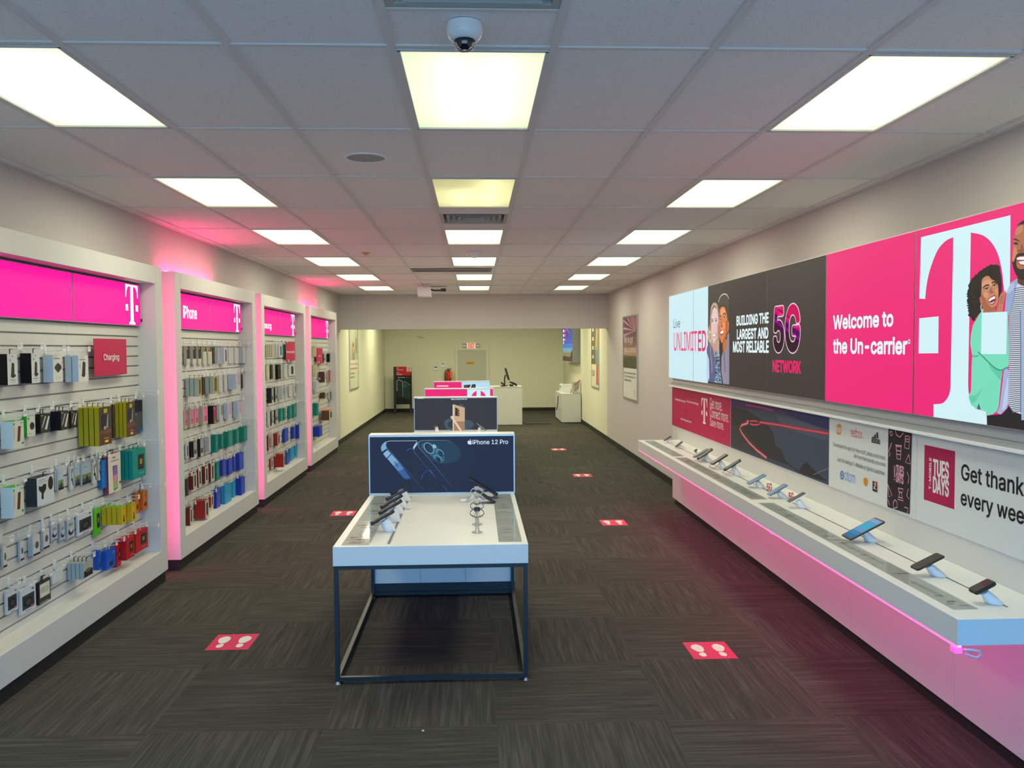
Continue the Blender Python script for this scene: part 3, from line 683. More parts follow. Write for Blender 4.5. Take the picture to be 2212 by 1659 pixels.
# rows of each bay from the top: (left, front edge, right, top, bottom in the photograph, count on the hook, type)
GOODS = [
 [ # nearest bay
 [(-12, 15, 37, 764.7, 832, 1, 'stand'), (39.5, 67, 85, 763, 828, 1, 'stand'), (89, 114, 134.5, 767, 826, 1, 'pdisc'), (138, 168.5, 190, 768, 825, 2, 'pbar')],
 [(-3, 27, 51, 911, 970, 1, 'gbar'), (46.5, 57.5, 75.5, 900, 944, 1, 'gdisc'), (76, 87, 107, 895, 936, 2, 'bcab'), (108, 131, 148, 889, 930, 3, 'bcab'), (148.5, 152, 166, 888, 925, 1, 'bcab'),
  (167, 213, 239.6, 881, 964, 4, 'yel'), (240, 242, 247, 874, 947, 1, 'brown'), (247.5, 272, 291, 870, 945, 3, 'yel'), (286, 289.5, 307.6, 866, 936, 2, 'gblk')],
 [(-3, 27, 51, 1054, 1120, 1, 'gbar'), (51.7, 79, 116, 1034, 1095, 1, 'mnt'), (117, 125, 136, 1015, 1060, 2, 'mph'), (147, 149, 158, 1008, 1058, 1, 'cab'), (157, 159, 172, 1005, 1051, 1, 'mph'),
  (172.5, 174, 196, 1002, 1048, 1, 'mph'), (195.5, 197, 208, 999, 1045, 1, 'cab'), (208.5, 210, 220, 993, 1038, 1, 'cab'), (212, 219, 229, 996, 1056, 3, 'blu'),
  (222, 233, 260, 983, 1068, 3, 'mar'), (258.4, 286, 314, 974, 1037, 3, 'tl'), (305, 311, 330, 963, 1036, 1, 'wgr')],
 [(1, 4, 14, 1181, 1227, 1, 'blw'), (38, 40, 51, 1171, 1212, 1, 'blw'), (60, 71, 86, 1159, 1202, 3, 'blw'), (87, 93, 106, 1145, 1187, 2, 'blw'), (105, 110, 124, 1136, 1171, 2, 'bl'), (125, 128, 140, 1133, 1171, 1, 'bl'),
  (140, 142, 160, 1124, 1168, 1, 'bl'), (163, 167, 200, 1113, 1159, 1, 'hp'), (198, 203, 217, 1101, 1160, 1, 'grn'), (218, 262, 272, 1095, 1134, 4, 'yic'), (272, 284, 293, 1087, 1127.5, 1, 'yic'),
  (288, 293, 299, 1064, 1110, 1, 'org'), (299, 309, 319, 1062, 1103, 2, 'org')],
 [(199, 212, 217, 1190, 1232, 1, 'bic'), (218, 230, 250, 1191, 1232, 2, 'bic'), (238, 252, 267, 1179, 1226, 1, 'redw'), (247, 272, 290, 1166, 1211, 1, 'redw'), (277, 293, 319, 1152, 1196, 1, 'redw')],
 [(8.4, 10.5, 38, 1278, 1329, 1, 'hp'), (38.6, 44, 77, 1277, 1330, 1, 'hp'), (78, 83, 109, 1260, 1308, 2, 'bww'), (108, 110, 136, 1238, 1263, 1, 'clr'), (144.6, 179.6, 201, 1217, 1252, 4, 'eb')],
 ],
 [ # second bay
 [(395.5, 402.7, 410.7, 747.7, 788, 1, 'cblk'), (411, 416, 424, 747.7, 788, 1, 'cblk'), (424.6, 426.5, 435, 748, 787.5, 1, 'cblk'), (435.6, 438.5, 446, 749, 787.5, 1, 'cgold'), (446.5, 449.5, 457.5, 749.5, 787, 1, 'cgold'),
  (458, 459.3, 464, 750, 786, 1, 'cdk'), (464.7, 471, 472.5, 750, 786.5, 2, 'cwh'), (472.5, 484, 491, 750, 786.5, 3, 'cstr'), (491.3, 493, 504, 751, 785.5, 1, 'cwh'), (504.4, 506, 515, 751, 785, 1, 'cwh'), (515, 525.5, 534, 751, 784, 3, 'cwh')],
 [(399, 427.5, 435, 817, 856.6, 3, 'sage'), (435, 436.5, 442, 815, 853, 1, 'brown'), (442, 460.5, 470, 813, 851, 2, 'sage'), (470.5, 473, 481, 811.5, 847, 1, 'cwh'), (482, 484, 491, 811, 845, 1, 'cwh'),
  (492, 510, 519.5, 808.5, 841, 4, 'prs'), (520, 521.5, 527, 808.5, 839, 1, 'cdk')],
 [(396, 397.5, 404, 886, 927, 1, 'cpk'), (404.8, 411, 418, 884, 923, 2, 'cpk'), (418.5, 420.5, 428.5, 882, 921, 1, 'cpk'), (429, 439.5, 448, 878.6, 917, 3, 'cpk'), (448.3, 460.5, 467.5, 877, 916, 3, 'mgb'),
  (468, 474.5, 481.5, 873.6, 908, 2, 'pgr'), (483, 492.5, 500.5, 872, 905, 3, 'prs'), (503, 514.5, 522, 869, 902, 4, 'prs'), (523.5, 529.5, 536, 867.7, 896, 1, 'wgr')],
 [(399, 401, 407.5, 959, 991, 1, 'cstr'), (408, 418, 425.5, 954.6, 988, 2, 'bgr'), (426, 432.5, 440, 948.7, 986.7, 2, 'bgr'), (441, 451.5, 455, 943.6, 976.5, 3, 'cwh'), (455.8, 466, 470.5, 939.4, 977.8, 2, 'teal'),
  (471, 479, 482.5, 938, 969.8, 2, 'teal'), (483, 493, 503, 932.7, 966, 3, 'teal'), (503.5, 511, 516.5, 928, 958.4, 2, 'teal'), (517, 527, 534, 921.7, 953, 3, 'teal')],
 [(400, 401.5, 407, 1035, 1071, 1, 'cdk'), (408, 417, 425, 1023, 1058, 2, 'mwh'), (425.2, 427.6, 435.4, 1014, 1052.7, 1, 'mwh'), (435.8, 442.5, 449.8, 1008, 1045, 2, 'mwh'), (449.8, 455, 463, 1001.6, 1042, 2, 'mwh'),
  (463.8, 468, 473.4, 998.7, 1038, 1, 'teal'), (474.4, 481, 488.5, 995, 1028.6, 2, 'cbl'), (489, 494, 502, 993, 1026, 2, 'cbl'), (502, 504, 509, 983, 1018, 1, 'cbl'), (509, 517, 526, 980, 1016, 3, 'cbl'), (526, 532, 539, 973, 1011, 3, 'cbl')],
 [(401.6, 410, 416, 1097, 1138.5, 2, 'mwh'), (419, 443, 451, 1081.6, 1120.7, 5, 'rwh'), (451, 455.6, 461.5, 1070, 1096, 1, 'rwh'), (461.8, 467.5, 476, 1056.5, 1100.4, 2, 'cbl'), (477.3, 486, 500, 1050, 1091, 2, 'lbl'), (500.3, 502, 508.6, 1040, 1082.6, 1, 'lbl'), (508.6, 521, 529, 1033, 1076, 3, 'cbl')],
 ],
 [ # third bay
 [(573.6, 590, 592, 743.6, 772, 4, 'crm'), (592.3, 597, 598.8, 743.6, 772, 2, 'cwh'), (599, 603, 610, 743.6, 772, 1, 'cstr'), (610.3, 612, 616, 744, 771.6, 1, 'teal')],
 [(574, 576, 582, 789, 819.5, 1, 'crm'), (582.4, 584, 589, 789, 819, 1, 'blk'), (589.2, 593, 594, 789, 819, 1, 'crm'), (594.3, 600, 606, 788, 819.5, 2, 'blk'), (606.3, 608, 610, 788, 819, 1, 'crm'), (610.5, 614, 621, 786, 815.4, 2, 'cwh'), (622, 623.5, 637.5, 788, 813, 1, 'cstr'), (638, 639.5, 647, 788, 813, 1, 'cwh')],
 [(576.3, 586.5, 591, 838.5, 871, 3, 'bgr'), (592, 594, 598.5, 837.6, 868, 1, 'bgr'), (600, 610, 614, 836, 863, 4, 'pgr'), (614.3, 616, 621, 834, 860, 1, 'prs'), (622.4, 624, 632, 833, 857.5, 1, 'cwh'), (632.3, 634.5, 640, 832, 856.6, 1, 'pgr')],
 [(576.5, 578, 583.5, 890, 920.7, 1, 'cwh'), (584, 585.5, 589, 888.6, 919, 1, 'bgr'), (592.5, 594, 600.6, 885.8, 914.4, 1, 'bgr'), (601, 606, 611, 883, 910, 1, 'teal'), (611.3, 614, 617, 882, 907.5, 1, 'teal'), (621, 626, 631, 877, 905, 1, 'teal'), (631.4, 634, 640.6, 873, 901.8, 1, 'teal')],
 [(577, 580, 585, 940, 973, 1, 'rwh'), (585.6, 587, 590, 939, 964, 1, 'cwh'), (590.2, 599.4, 605, 936.7, 963, 3, 'rwh'), (609.7, 615, 623, 927.6, 955.6, 2, 'cbl'), (628, 634, 638, 923, 948, 2, 'cbl'), (638.3, 645, 651, 916.7, 947, 3, 'cbl')],
 [(582, 585, 589.6, 991.7, 1014.6, 1, 'rwh'), (592, 612, 616, 981.4, 1009.5, 6, 'rwh'), (616.5, 619.5, 625.5, 972.8, 1003.8, 1, 'cbl'), (625.7, 628, 636, 968.8, 994.6, 1, 'lbl'), (636.3, 638, 643, 962, 986.6, 1, 'lbl')],
 ],
 [ # farthest bay
 [(673.5, 681.5, 683, 747, 770.7, 3, 'crm'), (697.5, 699, 703, 763.5, 782.4, 1, 'bgr'), (705.6, 711, 713, 764, 782.4, 3, 'blk'), (714, 716.5, 720, 764, 782, 1, 'cdk')],
 [(675, 683, 685, 788, 814, 3, 'crm'), (686, 701, 703.5, 803, 826, 1, 'bph'), (706, 709, 713, 800.5, 825.8, 1, 'rsd'), (713.3, 716.5, 720, 801.4, 824, 1, 'nvy')],
 [(675.3, 683, 688.5, 824, 845, 3, 'cwh'), (689.8, 702, 706, 848.4, 861, 1, 'bph'), (708, 713, 720, 846.6, 863, 1, 'nvy')],
 [(675, 685, 688, 871.5, 897.8, 3, 'teal'), (689, 711, 718, 887, 908, 1, 'spk'), (719, 725.5, 731, 879, 903, 1, 'spk')],
 [(676, 690, 696, 922, 943.6, 5, 'cbl')],
 ],
]
ROWN = ['top row', 'second row', 'third row', 'fourth row', 'fifth row', 'bottom row']
TABC = dict(k=black_p, n=mat('clear_tab', (.62, .66, .66), .3), g=prt(60, 170, 60), r=prt(176, 22, 30), o=prt(214, 92, 30))
tag_m = mat('price_tag_card', (.78, .78, .74), .6); ink = prt(120, 118, 116)
def make_pack(t, x0, y0, wd, th, z0, z1, T, detail, top):
    nm, ph, sc, fc, ds, tb = T_[T]; sm, fm = c3(sc), c3(fc); x1 = x0+th
    tm = TABC[tb] if tb in 'gro' else sm
    MB().box(x0, x1, y0, y0+wd, z0, z1, sm, faces=[sm, tm, sm, fm, sm, sm]).build('carton', t)
    if detail and ds:
        g = G('+x', x1+.0004, step=.00025)
        for d in D_[ds]:
            m = c3(d[-1]); X = lambda a: y0+wd*a; Z = lambda b: z0+(z1-z0)*b
            if d[0] == 'r': g.rect(X(max(d[1], 0)), Z(max(d[2], 0)), X(min(d[3], 1)), Z(min(d[4], 1)), m)
            elif d[0] == 'e': g.ell(X(d[1]), Z(d[2]), wd*d[3], (z1-z0)*d[4], m)
            elif d[0] == 'p': g.poly([(X(a), Z(b)) for a, b in d[1]], m)
            elif d[0] == 'l': g.line([(X(a), Z(b)) for a, b in d[1]], d[2]*wd, m)
        g.obj('printed_front', t)
    hm = TABC[tb] if tb in 'kn' else TABC['n']
    yc = y0+wd/2; xc = x1-.004; e = min(.022, wd*.3)
    if top-z1 > .004:
        MB().box(xc-.0015, xc, yc-e, yc-e*.55, z1-.004, top, hm).box(xc-.0015, xc, yc+e*.1, yc+e, top-.006, top, hm).box(xc-.0015, xc, yc-e*.55, yc+e*.3, top-.006, top, hm).build('hang_tab', t)
hook_first = None
NTH = {1: ['']}
def stackname(i, n):
    if n == 1: return ''
    if i == n-1: return ', frontmost'
    if i == 0: return ', backmost'
    return ', %s from wall' % ORD[i]
for bi, rows in enumerate(GOODS):
    for ri, items in enumerate(rows):
        rn = ROWN[ri] if not (bi == 3 and ri == 4) else 'bottom row'
        geo = []
        for (ul, uf, ur, vt, vb, n, T) in items:
            y0 = P(ul, vt, 'x', XS+.008).y
            p = P(uf, vt, 'y', y0); q = P(uf, vb, 'y', y0); x1 = max(p.x, XS+.022)
            wd = P(ur, vt, 'x', x1).y-y0
            geo.append([y0, x1, wd, q.z, p.z, n, T])
        for a, b in zip(geo, geo[1:]):
            if a[0]+a[2] > b[0]-.004: a[2] = max(b[0]-.004-a[0], .03)
        lim = BAYS[bi][1]-ST-.01
        for hi, (y0, x1, wd, z0, z1, n, T) in enumerate(geo):
            if y0+wd > lim: wd = max(lim-y0, .04)
            if z0 < BT+.005: z0 = BT+.005
            nm, ph = T_[T][0], T_[T][1]
            x0 = XS+.006; pitch = (x1-x0)/n; th = max(min(pitch*.86, .14), .008)
            yc = y0+wd/2; top = z1+.03
            first = None
            for k in range(n):
                lb = '%s, %s hook, %s, %s%s' % (ph, ORD[hi], rn, BAYN[bi], stackname(k, n))
                xb = x1-th-(n-1-k)*pitch
                if first is None:
                    t = thing(nm, (xb, yc, z0), lb, 'box' if 'box' in nm else 'pack', '%ss on %s, %s' % (nm.replace('_', ' ').replace('box', 'boxe'), rn, BAYN[bi]) if n > 1 else None)
                    make_pack(t, xb, y0, wd, th, z0, z1, T, bi < 3 or True, top); first = t
                else:
                    c = copy_tree(first); c.location = (xb, yc, z0); c['label'] = lb
            # the hook: lower wire with an upturned tip, upper wire with the price tag
            hx = x1+.03; hz = top-.004; e = min(.022, wd*.3)
            h = thing('peg_hook', (XS, yc, hz), 'wire hook with white price tag, %s of %s, %s' % (ORD[hi], rn, BAYN[bi]), 'hook', 'hooks in the %s' % BAYN[bi])
            MB().tube([(XS, yc-e*.1, hz), (hx-.01, yc-e*.1, hz), (hx, yc-e*.1, hz+.012)], .0022, wire).tube([(XS, yc+.002, hz+.03), (hx+.012, yc+.002, hz+.026)], .0020, wire).box(XS, XS+.005, yc-.014, yc+.014, hz-.015, hz+.04, wire).build('hook_wire', h)
            tb = MB().box(hx+.012, hx+.0135, yc-.016, yc+.020, hz+.000, hz+.036, tag_m)
            if bi < 2:
                for zz in (.026, .018): tb.box(hx+.0135, hx+.0138, yc-.010, yc+.014, hz+zz, hz+zz+.0035, ink)
            tb.build('price_tag', h)
# long empty hooks at the far end of rows
for bi, pts in enumerate([[(336, 852), (345, 958), (352, 1052), (330, 1140)], [(546, 742), (549, 800), (549, 852), (551, 908), (550, 964), (550, 1022)], [(655, 782), (658, 828), (658, 868), (659, 911), (658, 955)], [(722, 762), (724, 838)]]):
    for i, (u, v) in enumerate(pts):
        yy = BAYS[bi][1]-ST-.06; p = P(u, v, 'y', yy); hx = min(max(p.x, -2.68), -2.5)
        h = thing('peg_hook', (XS, yy, p.z), 'empty wire hook with tag at the far end, %s from top in the %s' % (ORD[i], BAYN[bi]), 'hook', 'hooks in the %s' % BAYN[bi])
        MB().tube([(XS, yy, p.z), (hx, yy, p.z), (hx+.01, yy, p.z+.012)], .0022, wire).tube([(XS, yy, p.z+.03), (hx+.02, yy, p.z+.028)], .002, wire).box(XS, XS+.005, yy-.014, yy+.014, p.z-.015, p.z+.04, wire).build('hook_wire', h)
        MB().box(hx+.02, hx+.0215, yy-.016, yy+.02, p.z+.002, p.z+.038, tag_m).build('price_tag', h)
# red category signs
for (u0, u1, vt, vb, txt, box, lb) in ((203, 273, 731, 813, 'Charging', (224, 782, 257, 764), 'red curved sign reading Charging in the nearest bay'),
                                       (617.5, 637.5, 739, 780, 'Phone Essentials', (619, 763, 636, 757), 'red hanging sign with white lettering in the third bay'),
                                       (683.5, 697, 752, 787, 'Audio', (688, 771, 693, 766), 'red hanging sign in the farthest bay')):
    y0 = P(u0, vt, 'x', XS+.05).y; y1 = P(u1, vt, 'x', XS+.05).y; z1 = P(u0, vt, 'x', XS+.05).z; z0 = P(u0, vb, 'x', XS+.05).z
    y1 = min(y1, max(b for a, b in BAYS if a < y0)-ST-.01)
    t = thing('category_sign', (XS, (y0+y1)/2, z0), lb, 'sign')
    mb = MB(); n = 8; rd = prt(190, 28, 78)
    vs = [(XS+.045+.012*math.sin(PI*i/n)+dx, y0+(y1-y0)*i/n, z) for dx in (0, .003) for i in range(n+1) for z in (z0, z1)]
    o = 2*(n+1)
    mb.add(vs, [(2*i, 2*i+1, 2*i+3, 2*i+2) for i in range(n)]+[(o+2*i, o+2*i+2, o+2*i+3, o+2*i+1) for i in range(n)]+[(2*i+1, o+2*i+1, o+2*i+3, 2*i+3) for i in range(n)]+[(2*i, 2*i+2, o+2*i+2, o+2*i) for i in range(n)]+[(0, o, o+1, 1), (2*n, 2*n+1, o+2*n+1, o+2*n)], rd)
    mb.build('panel', t)
    MB().box(XS, XS+.05, (y0+y1)/2-.02, (y0+y1)/2+.02, (z0+z1)/2-.03, (z0+z1)/2+.03, grey_p).build('bracket', t)
    g = G('+x', XS+.0612); g.text(txt, *box, prt(235, 225, 225), px=True, bold=.01); g.obj('lettering', t)

# ------------------------------------------------------------------ right wall: long shelf unit
XB, XL2 = 2.50, 2.455                               # face of the back panels, face of the lightboxes
UY0, UY1 = 2.3, 10.62
SX, SZ, SY0, SY1 = 2.0, .85, 3.40, 10.33
t = thing('wall_shelf_unit', (XB, 6.5, 0), 'long white wall unit with a cantilevered phone shelf along the right wall', 'display shelf')
MB().box(XB, XR-.014, UY0, UY1, .74, 2.60, white_m).build('back_panel', t)
edges = [UY0, 3.05, 4.27, 5.5, 7.9, UY1]
for a, b in zip(edges, edges[1:]): MB().box(XB, XR-.014, a+.001, b-.001, .085, .739, white_m).build('base_panel', t)
MB().box(XB+.03, XR-.014, UY0, UY1, 0, .084, kickm).build('toe_kick', t)
MB().box(SX, XB-.001, SY0, SY1, SZ-.112, SZ, white, b=.002).build('shelf', t)
trk = mat('track_slot', (.035, .035, .035), .5)
for a, b in ((3.55, 6.15), (6.4, 10.1)): MB().box(2.305, 2.313, a, b, SZ, SZ+.0008, trk).build('track_slot', t)
MB().box(XB-.03, XB-.001, UY0, UY1, 1.50, 1.545, grey_p).box(XB-.05, XB-.03, UY0, UY1, 1.50, 1.515, white_p).build('cable_rail', t)
for y in (3.95, 4.15, 6.3, 6.5, 8.6, 8.75): MB().cone((XB-.004, y, .655), (XB, y, .655), .006, .006, black_p, n=8).build('screw', t)
t = thing('led_strip', (SX+.01, 6.8, SZ-.12), 'pink light strip under the front edge of the long phone shelf', 'light strip', 'pink light strips')
MB().box(SX+.004, SX+.007, SY0+.01, SY1-.02, SZ-.126, SZ-.1125, mat('pink_diffuser', (.9, .5, .7), .4, emit=(1, .10, .42), strength=1.1)).build('diffuser', t)
MB().box(SX+.009, SX+.022, SY0+.01, SY1-.02, SZ-.121, SZ-.1125, led_s).build('diode_tape', t)
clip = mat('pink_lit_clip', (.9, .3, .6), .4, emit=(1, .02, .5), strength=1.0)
for i, y in enumerate((3.43, 5.62, 9.3)):
    MBc = MB().box(SX-.004, SX+.03, y-.02, y+.02, SZ-.15 if i == 0 else SZ-.13, SZ-.1225, clip, b=.004)
    one('strip_clip', MBc, ['glowing pink clip at the near corner under the long shelf', 'pink clip on the light strip midway along the long shelf', 'pink clip on the light strip near the far end of the long shelf'][i], 'clip', (SX, y, SZ-.13))
cw = [(SX+.03, SY0+.005, SZ-.13), (SX+.05, SY0-.01, SZ-.125), (SX+.085, SY0-.012, SZ-.13), (SX+.1, SY0-.005, SZ-.15), (SX+.085, SY0+.005, SZ-.165), (SX+.04, SY0+.01, SZ-.15)]
one('power_lead', MB().tube(cw, .006, mat('pale_pink_cable', (.8, .6, .7), .4)), 'short looped white lead under the near end of the long shelf', 'cable', cw[0])

# six backlit fabric panels
YJ = [10.62+.02, 9.44, 8.24, 7.04, 5.845, 4.645, 3.45]
lw = lit(206, 238, 246, .95); lk = lit(58, 49, 47, .9); lm = lit(236, 22, 116, 1.0); lwh = lit(226, 244, 246, 1.0); lpk = lit(240, 40, 110, 1)
LB = [('lightbox', 'white backlit panel reading Live and start of UNLIMITED'), ('lightbox', 'backlit panel half white, half photo of a smiling couple'),
      ('lightbox', 'dark backlit panel reading BUILDING THE LARGEST AND MOST RELIABLE'), ('lightbox', 'dark backlit panel with outlined 5G over NETWORK'),
      ('lightbox', 'magenta backlit panel with white welcome lettering'), ('lightbox', 'backlit panel with giant white letter logo and two laughing people')]
LZ0, LZ1 = 1.605, 2.632
def z5(N='-x', c=XL2-.001): return G(N, c, zoom=(1370, 560, 3.3186))
def z6(c=XL2-.001): return G('-x', c, zoom=(1780, 450, 2.3702))
Lc = lambda r, g, b: lit(r, g, b, .95)
for i, (nm, lb) in enumerate(LB):
    a, b = YJ[i]-.003, YJ[i+1]+.003                 # a is the far end (viewer's left)
    t = thing(nm, (XB, (a+b)/2, LZ0), lb, 'sign', 'backlit panels along the right wall')
    MB().box(XL2, XB-.001, b, a, LZ0, LZ1, alu).build('frame', t)
    g = z5() if i < 4 else z6()
    g.step = .0001; g.flat = True
    A0, A1 = -a+.004, -b-.004; B0, B1 = LZ0+.004, LZ1-.004
    base = [lw, lk, lk, lk, lm, lm][i]
    g.rect(A0, B0, A1, B1, base)
    if i == 0:
        g.text('Live', 283, 494, 328, 424, Lc(60, 62, 70), px=True, bold=-.004)
        g.text('UNLIMIT', 284, 657, 450, 514, lpk, px=True, bold=.004)
    if i == 1:
        m_ = g.px(529, 500)[0]; g.rect(A0, B0, m_, B1, lw)
        g.text('ED', 457, 659, 516, 509, lpk, px=True, bold=.012)
        X1 = A1; blonde, bl2, skin, skin2 = Lc(196, 168, 132), Lc(150, 112, 80), Lc(228, 178, 158), Lc(170, 108, 72)
        shirt, cap, teeth, lip = Lc(104, 110, 138), Lc(70, 64, 56), Lc(240, 236, 230), Lc(196, 72, 84)
        g.zoom = (1520, 625, 7.9); lp = lambda pts, *c, sm=4: g.poly(pts, Lc(*c), px=True, sm=sm)
        # the man in the cap
        lp([(275, 900), (310, 900), (335, 950), (345, 1060), (300, 1200), (330, 1600), (280, 1600), (270, 1100)], 52, 42, 46, sm=0)
        lp([(300, 1400), (304, 1160), (332, 1060), (385, 960), (408, 770), (436, 740), (438, 1624), (332, 1612)], 146, 138, 158, sm=0)
        for k in range(8): g.line([(392-8*k*.6, 1000+40*k), (430-9*k, 1600)], .007, Lc(*((172, 164, 182) if k % 2 else (118, 110, 132))), px=True)
        g.line([(350, 1050), (362, 1250), (368, 1420)], .02, Lc(92, 62, 72), px=True)
        lp([(330, 930), (392, 850), (392, 960), (370, 1050), (338, 1060)], 196, 112, 62)
        lp([(285, 330), (320, 295), (360, 305), (392, 400), (410, 520), (412, 700), (385, 830), (350, 900), (320, 920), (295, 880), (268, 780), (262, 600), (270, 430)], 222, 130, 74)
        lp([(380, 560), (408, 540), (410, 700), (384, 828), (346, 902), (322, 916), (350, 840), (380, 720)], 176, 88, 44)
        lp([(300, 350), (330, 320), (362, 350), (372, 420), (330, 440), (296, 430)], 240, 164, 112)
        lp([(296, 600), (330, 560), (372, 590), (366, 660), (330, 690), (296, 680)], 236, 152, 96)
        lp([(412, 560), (435, 556), (432, 690), (416, 740)], 206, 118, 70)
        lp([(250, 230), (262, 180), (300, 110), (350, 78), (400, 100), (432, 150), (438, 300), (438, 560), (424, 540), (406, 500), (394, 380), (365, 300), (320, 286), (285, 318), (262, 390), (246, 300)], 72, 66, 54)
        lp([(280, 290), (320, 262), (370, 280), (404, 380), (408, 480), (394, 380), (364, 300), (320, 288), (286, 320)], 48, 42, 36)
        g.line(curve([(254, 222), (290, 124), (350, 80), (402, 98), (434, 160)]), .012, Lc(206, 198, 184), px=True)
        for u, v in ((285, 528), (352, 488)):
            g.epx(u, v, 13, 16, Lc(242, 236, 228)); g.epx(u+2, v, 7, 15, Lc(34, 22, 16)); g.line(curve([(u-18, v-8), (u, v-22), (u+20, v-6)], 3), .006, Lc(40, 24, 16), px=True)
        g.line(curve([(268, 478), (284, 452), (302, 470)], 3), .012, Lc(70, 38, 20), px=True); g.line(curve([(332, 436), (356, 408), (384, 430)], 3), .012, Lc(70, 38, 20), px=True)
        lp([(308, 540), (300, 640), (316, 652), (336, 622), (322, 610), (318, 560)], 186, 96, 50)
        lp([(278, 722), (310, 698), (352, 688), (348, 744), (322, 784), (290, 774)], 188, 62, 48); lp([(288, 736), (318, 706), (346, 702), (338, 742), (302, 760)], 250, 246, 240)
        # the blonde woman
        lp([(180, 225), (140, 280), (122, 360), (115, 480), (100, 620), (70, 740), (96, 900), (104, 1000), (110, 1150), (128, 1300), (142, 1450), (168, 1440), (200, 1250), (262, 1200), (286, 1360), (276, 1180), (272, 1000), (274, 850), (268, 700), (272, 500), (262, 360), (238, 255), (210, 232)], 190, 160, 132)
        lp([(60, 1000), (96, 900), (160, 1000), (200, 1200), (220, 1400), (212, 1592), (60, 1566)], 88, 92, 140, sm=0)
        lp([(58, 1080), (96, 1190), (104, 1500), (82, 1574), (56, 1570)], 186, 218, 232, sm=0)
        lp([(180, 980), (232, 1040), (276, 1130), (292, 1400), (318, 1608), (212, 1592), (216, 1400), (200, 1200)], 120, 150, 176, sm=0)
        rs = random.Random(4)
        g.fine = True
        for k in range(70):
            v = rs.uniform(1090, 1580); u = rs.uniform(204, 262+(v-1050)*.08); g.epx(u, v, rs.uniform(4, 11), rs.uniform(8, 22), Lc(*rs.choice(((34, 40, 62), (176, 206, 220), (66, 84, 112), (40, 40, 70)))), rot=rs.uniform(0, 3))
        g.fine = False; g.up()
        lp([(168, 900), (236, 850), (238, 990), (216, 1060), (184, 1010)], 204, 152, 138)
        lp([(150, 420), (165, 340), (195, 308), (225, 330), (245, 400), (256, 520), (252, 680), (240, 800), (215, 900), (195, 945), (170, 900), (145, 780), (134, 620), (135, 500)], 232, 200, 200)
        lp([(236, 620), (254, 560), (250, 700), (238, 800), (214, 900), (194, 944), (184, 920), (216, 860), (234, 760)], 206, 154, 144)
        lp([(142, 620), (160, 600), (176, 640), (168, 700), (148, 700)], 240, 186, 182); lp([(212, 610), (238, 600), (240, 680), (214, 700)], 240, 186, 182)
        for pts in ([(195, 300), (160, 350), (140, 450), (132, 600), (120, 700), (110, 640), (118, 480), (130, 350), (170, 270)], [(196, 300), (230, 340), (248, 420), (258, 560), (262, 760), (270, 900), (272, 700), (268, 460), (254, 340), (222, 262)]): lp(pts, 132, 96, 80)
        for pts, c_ in (([(206, 250), (236, 330), (254, 450), (262, 620)], (216, 200, 186)), ([(182, 250), (150, 320), (132, 430), (122, 560)], (206, 180, 156)), ([(128, 960), (126, 1100), (146, 1280), (150, 1430)], (206, 178, 142)), ([(150, 940), (150, 1060), (164, 1200), (170, 1380)], (150, 112, 84)), ([(244, 900), (250, 1020), (262, 1150)], (210, 188, 160)), ([(110, 880), (116, 1000), (124, 1140)], (140, 106, 84))):
            g.line(curve(pts), .016, Lc(*c_), px=True)
        for u, v in ((157, 556), (223, 546)):
            g.epx(u, v, 12, 13, Lc(244, 240, 238)); g.epx(u, v, 7, 13, Lc(70, 74, 84)); g.line(curve([(u-16, v-4), (u, v-19), (u+17, v-6)], 3), .007, Lc(52, 40, 42), px=True)
        g.line(curve([(138, 522), (154, 504), (177, 526)], 3), .008, Lc(128, 92, 78), px=True); g.line(curve([(204, 522), (221, 492), (242, 512)], 3), .008, Lc(128, 92, 78), px=True)
        g.line(curve([(196, 590), (206, 690), (196, 724), (178, 716)], 3), .007, Lc(200, 146, 140), px=True)
        lp([(148, 756), (188, 764), (228, 738), (222, 792), (192, 828), (164, 802)], 198, 96, 104); lp([(158, 764), (190, 772), (220, 752), (207, 798), (187, 812), (168, 796)], 252, 248, 246)
        g.line([(118+26*math.cos(a_), 806+84*math.sin(a_)) for a_ in (2*PI*k/20 for k in range(21))], .010, Lc(236, 226, 214), px=True)
    if i == 2:
        g.text('BUILDING THE', 733, 479, 964, 378, lwh, px=True, bold=.024); g.text('LARGEST AND', 736, 577, 962, 485, lwh, px=True, bold=.024); g.text('MOST RELIABLE', 708, 669, 965, 580, lwh, px=True, bold=.024)
    if i == 3:
        a5, a6 = g.px(994, 676), g.px(1194, 304)
        g.text('5G', a5[0], a5[1], a6[0], a6[1], Lc(255, 208, 234), e=.030)
        i_ = .009; bx = (a5[0]+i_, a5[1]+i_, a6[0]-i_, a6[1]-i_)
        for f0, f1, cc in ((-.5, .30, (60, 44, 48)), (.30, .46, (74, 34, 64)), (.46, .53, (140, 24, 130)), (.53, .66, (92, 26, 92)), (.66, .72, (190, 24, 110)), (.72, .80, (226, 30, 122)), (.80, .84, (150, 26, 84)), (.84, 1.5, (208, 34, 94))): g.text('5G', *bx, lit(*cc, .95), e=.021, cut=(f0, f1))
        g.text('NETWORK', 993, 808, 1196, 728, lit(240, 36, 110, 1), px=True, bold=.022)
    if i == 4:
        g.text('Welcome to', 46, 622, 356, 520, lwh, px=True, bold=.022); g.text('the Un-carrier', 46, 745, 428, 655, lwh, px=True, bold=.022)
        g.line([(q_+436, r_+682) for q_, r_ in ((5*math.cos(a_), 10*math.sin(a_)) for a_ in (2*PI*k/12 for k in range(13)))], .006, lwh, px=True)
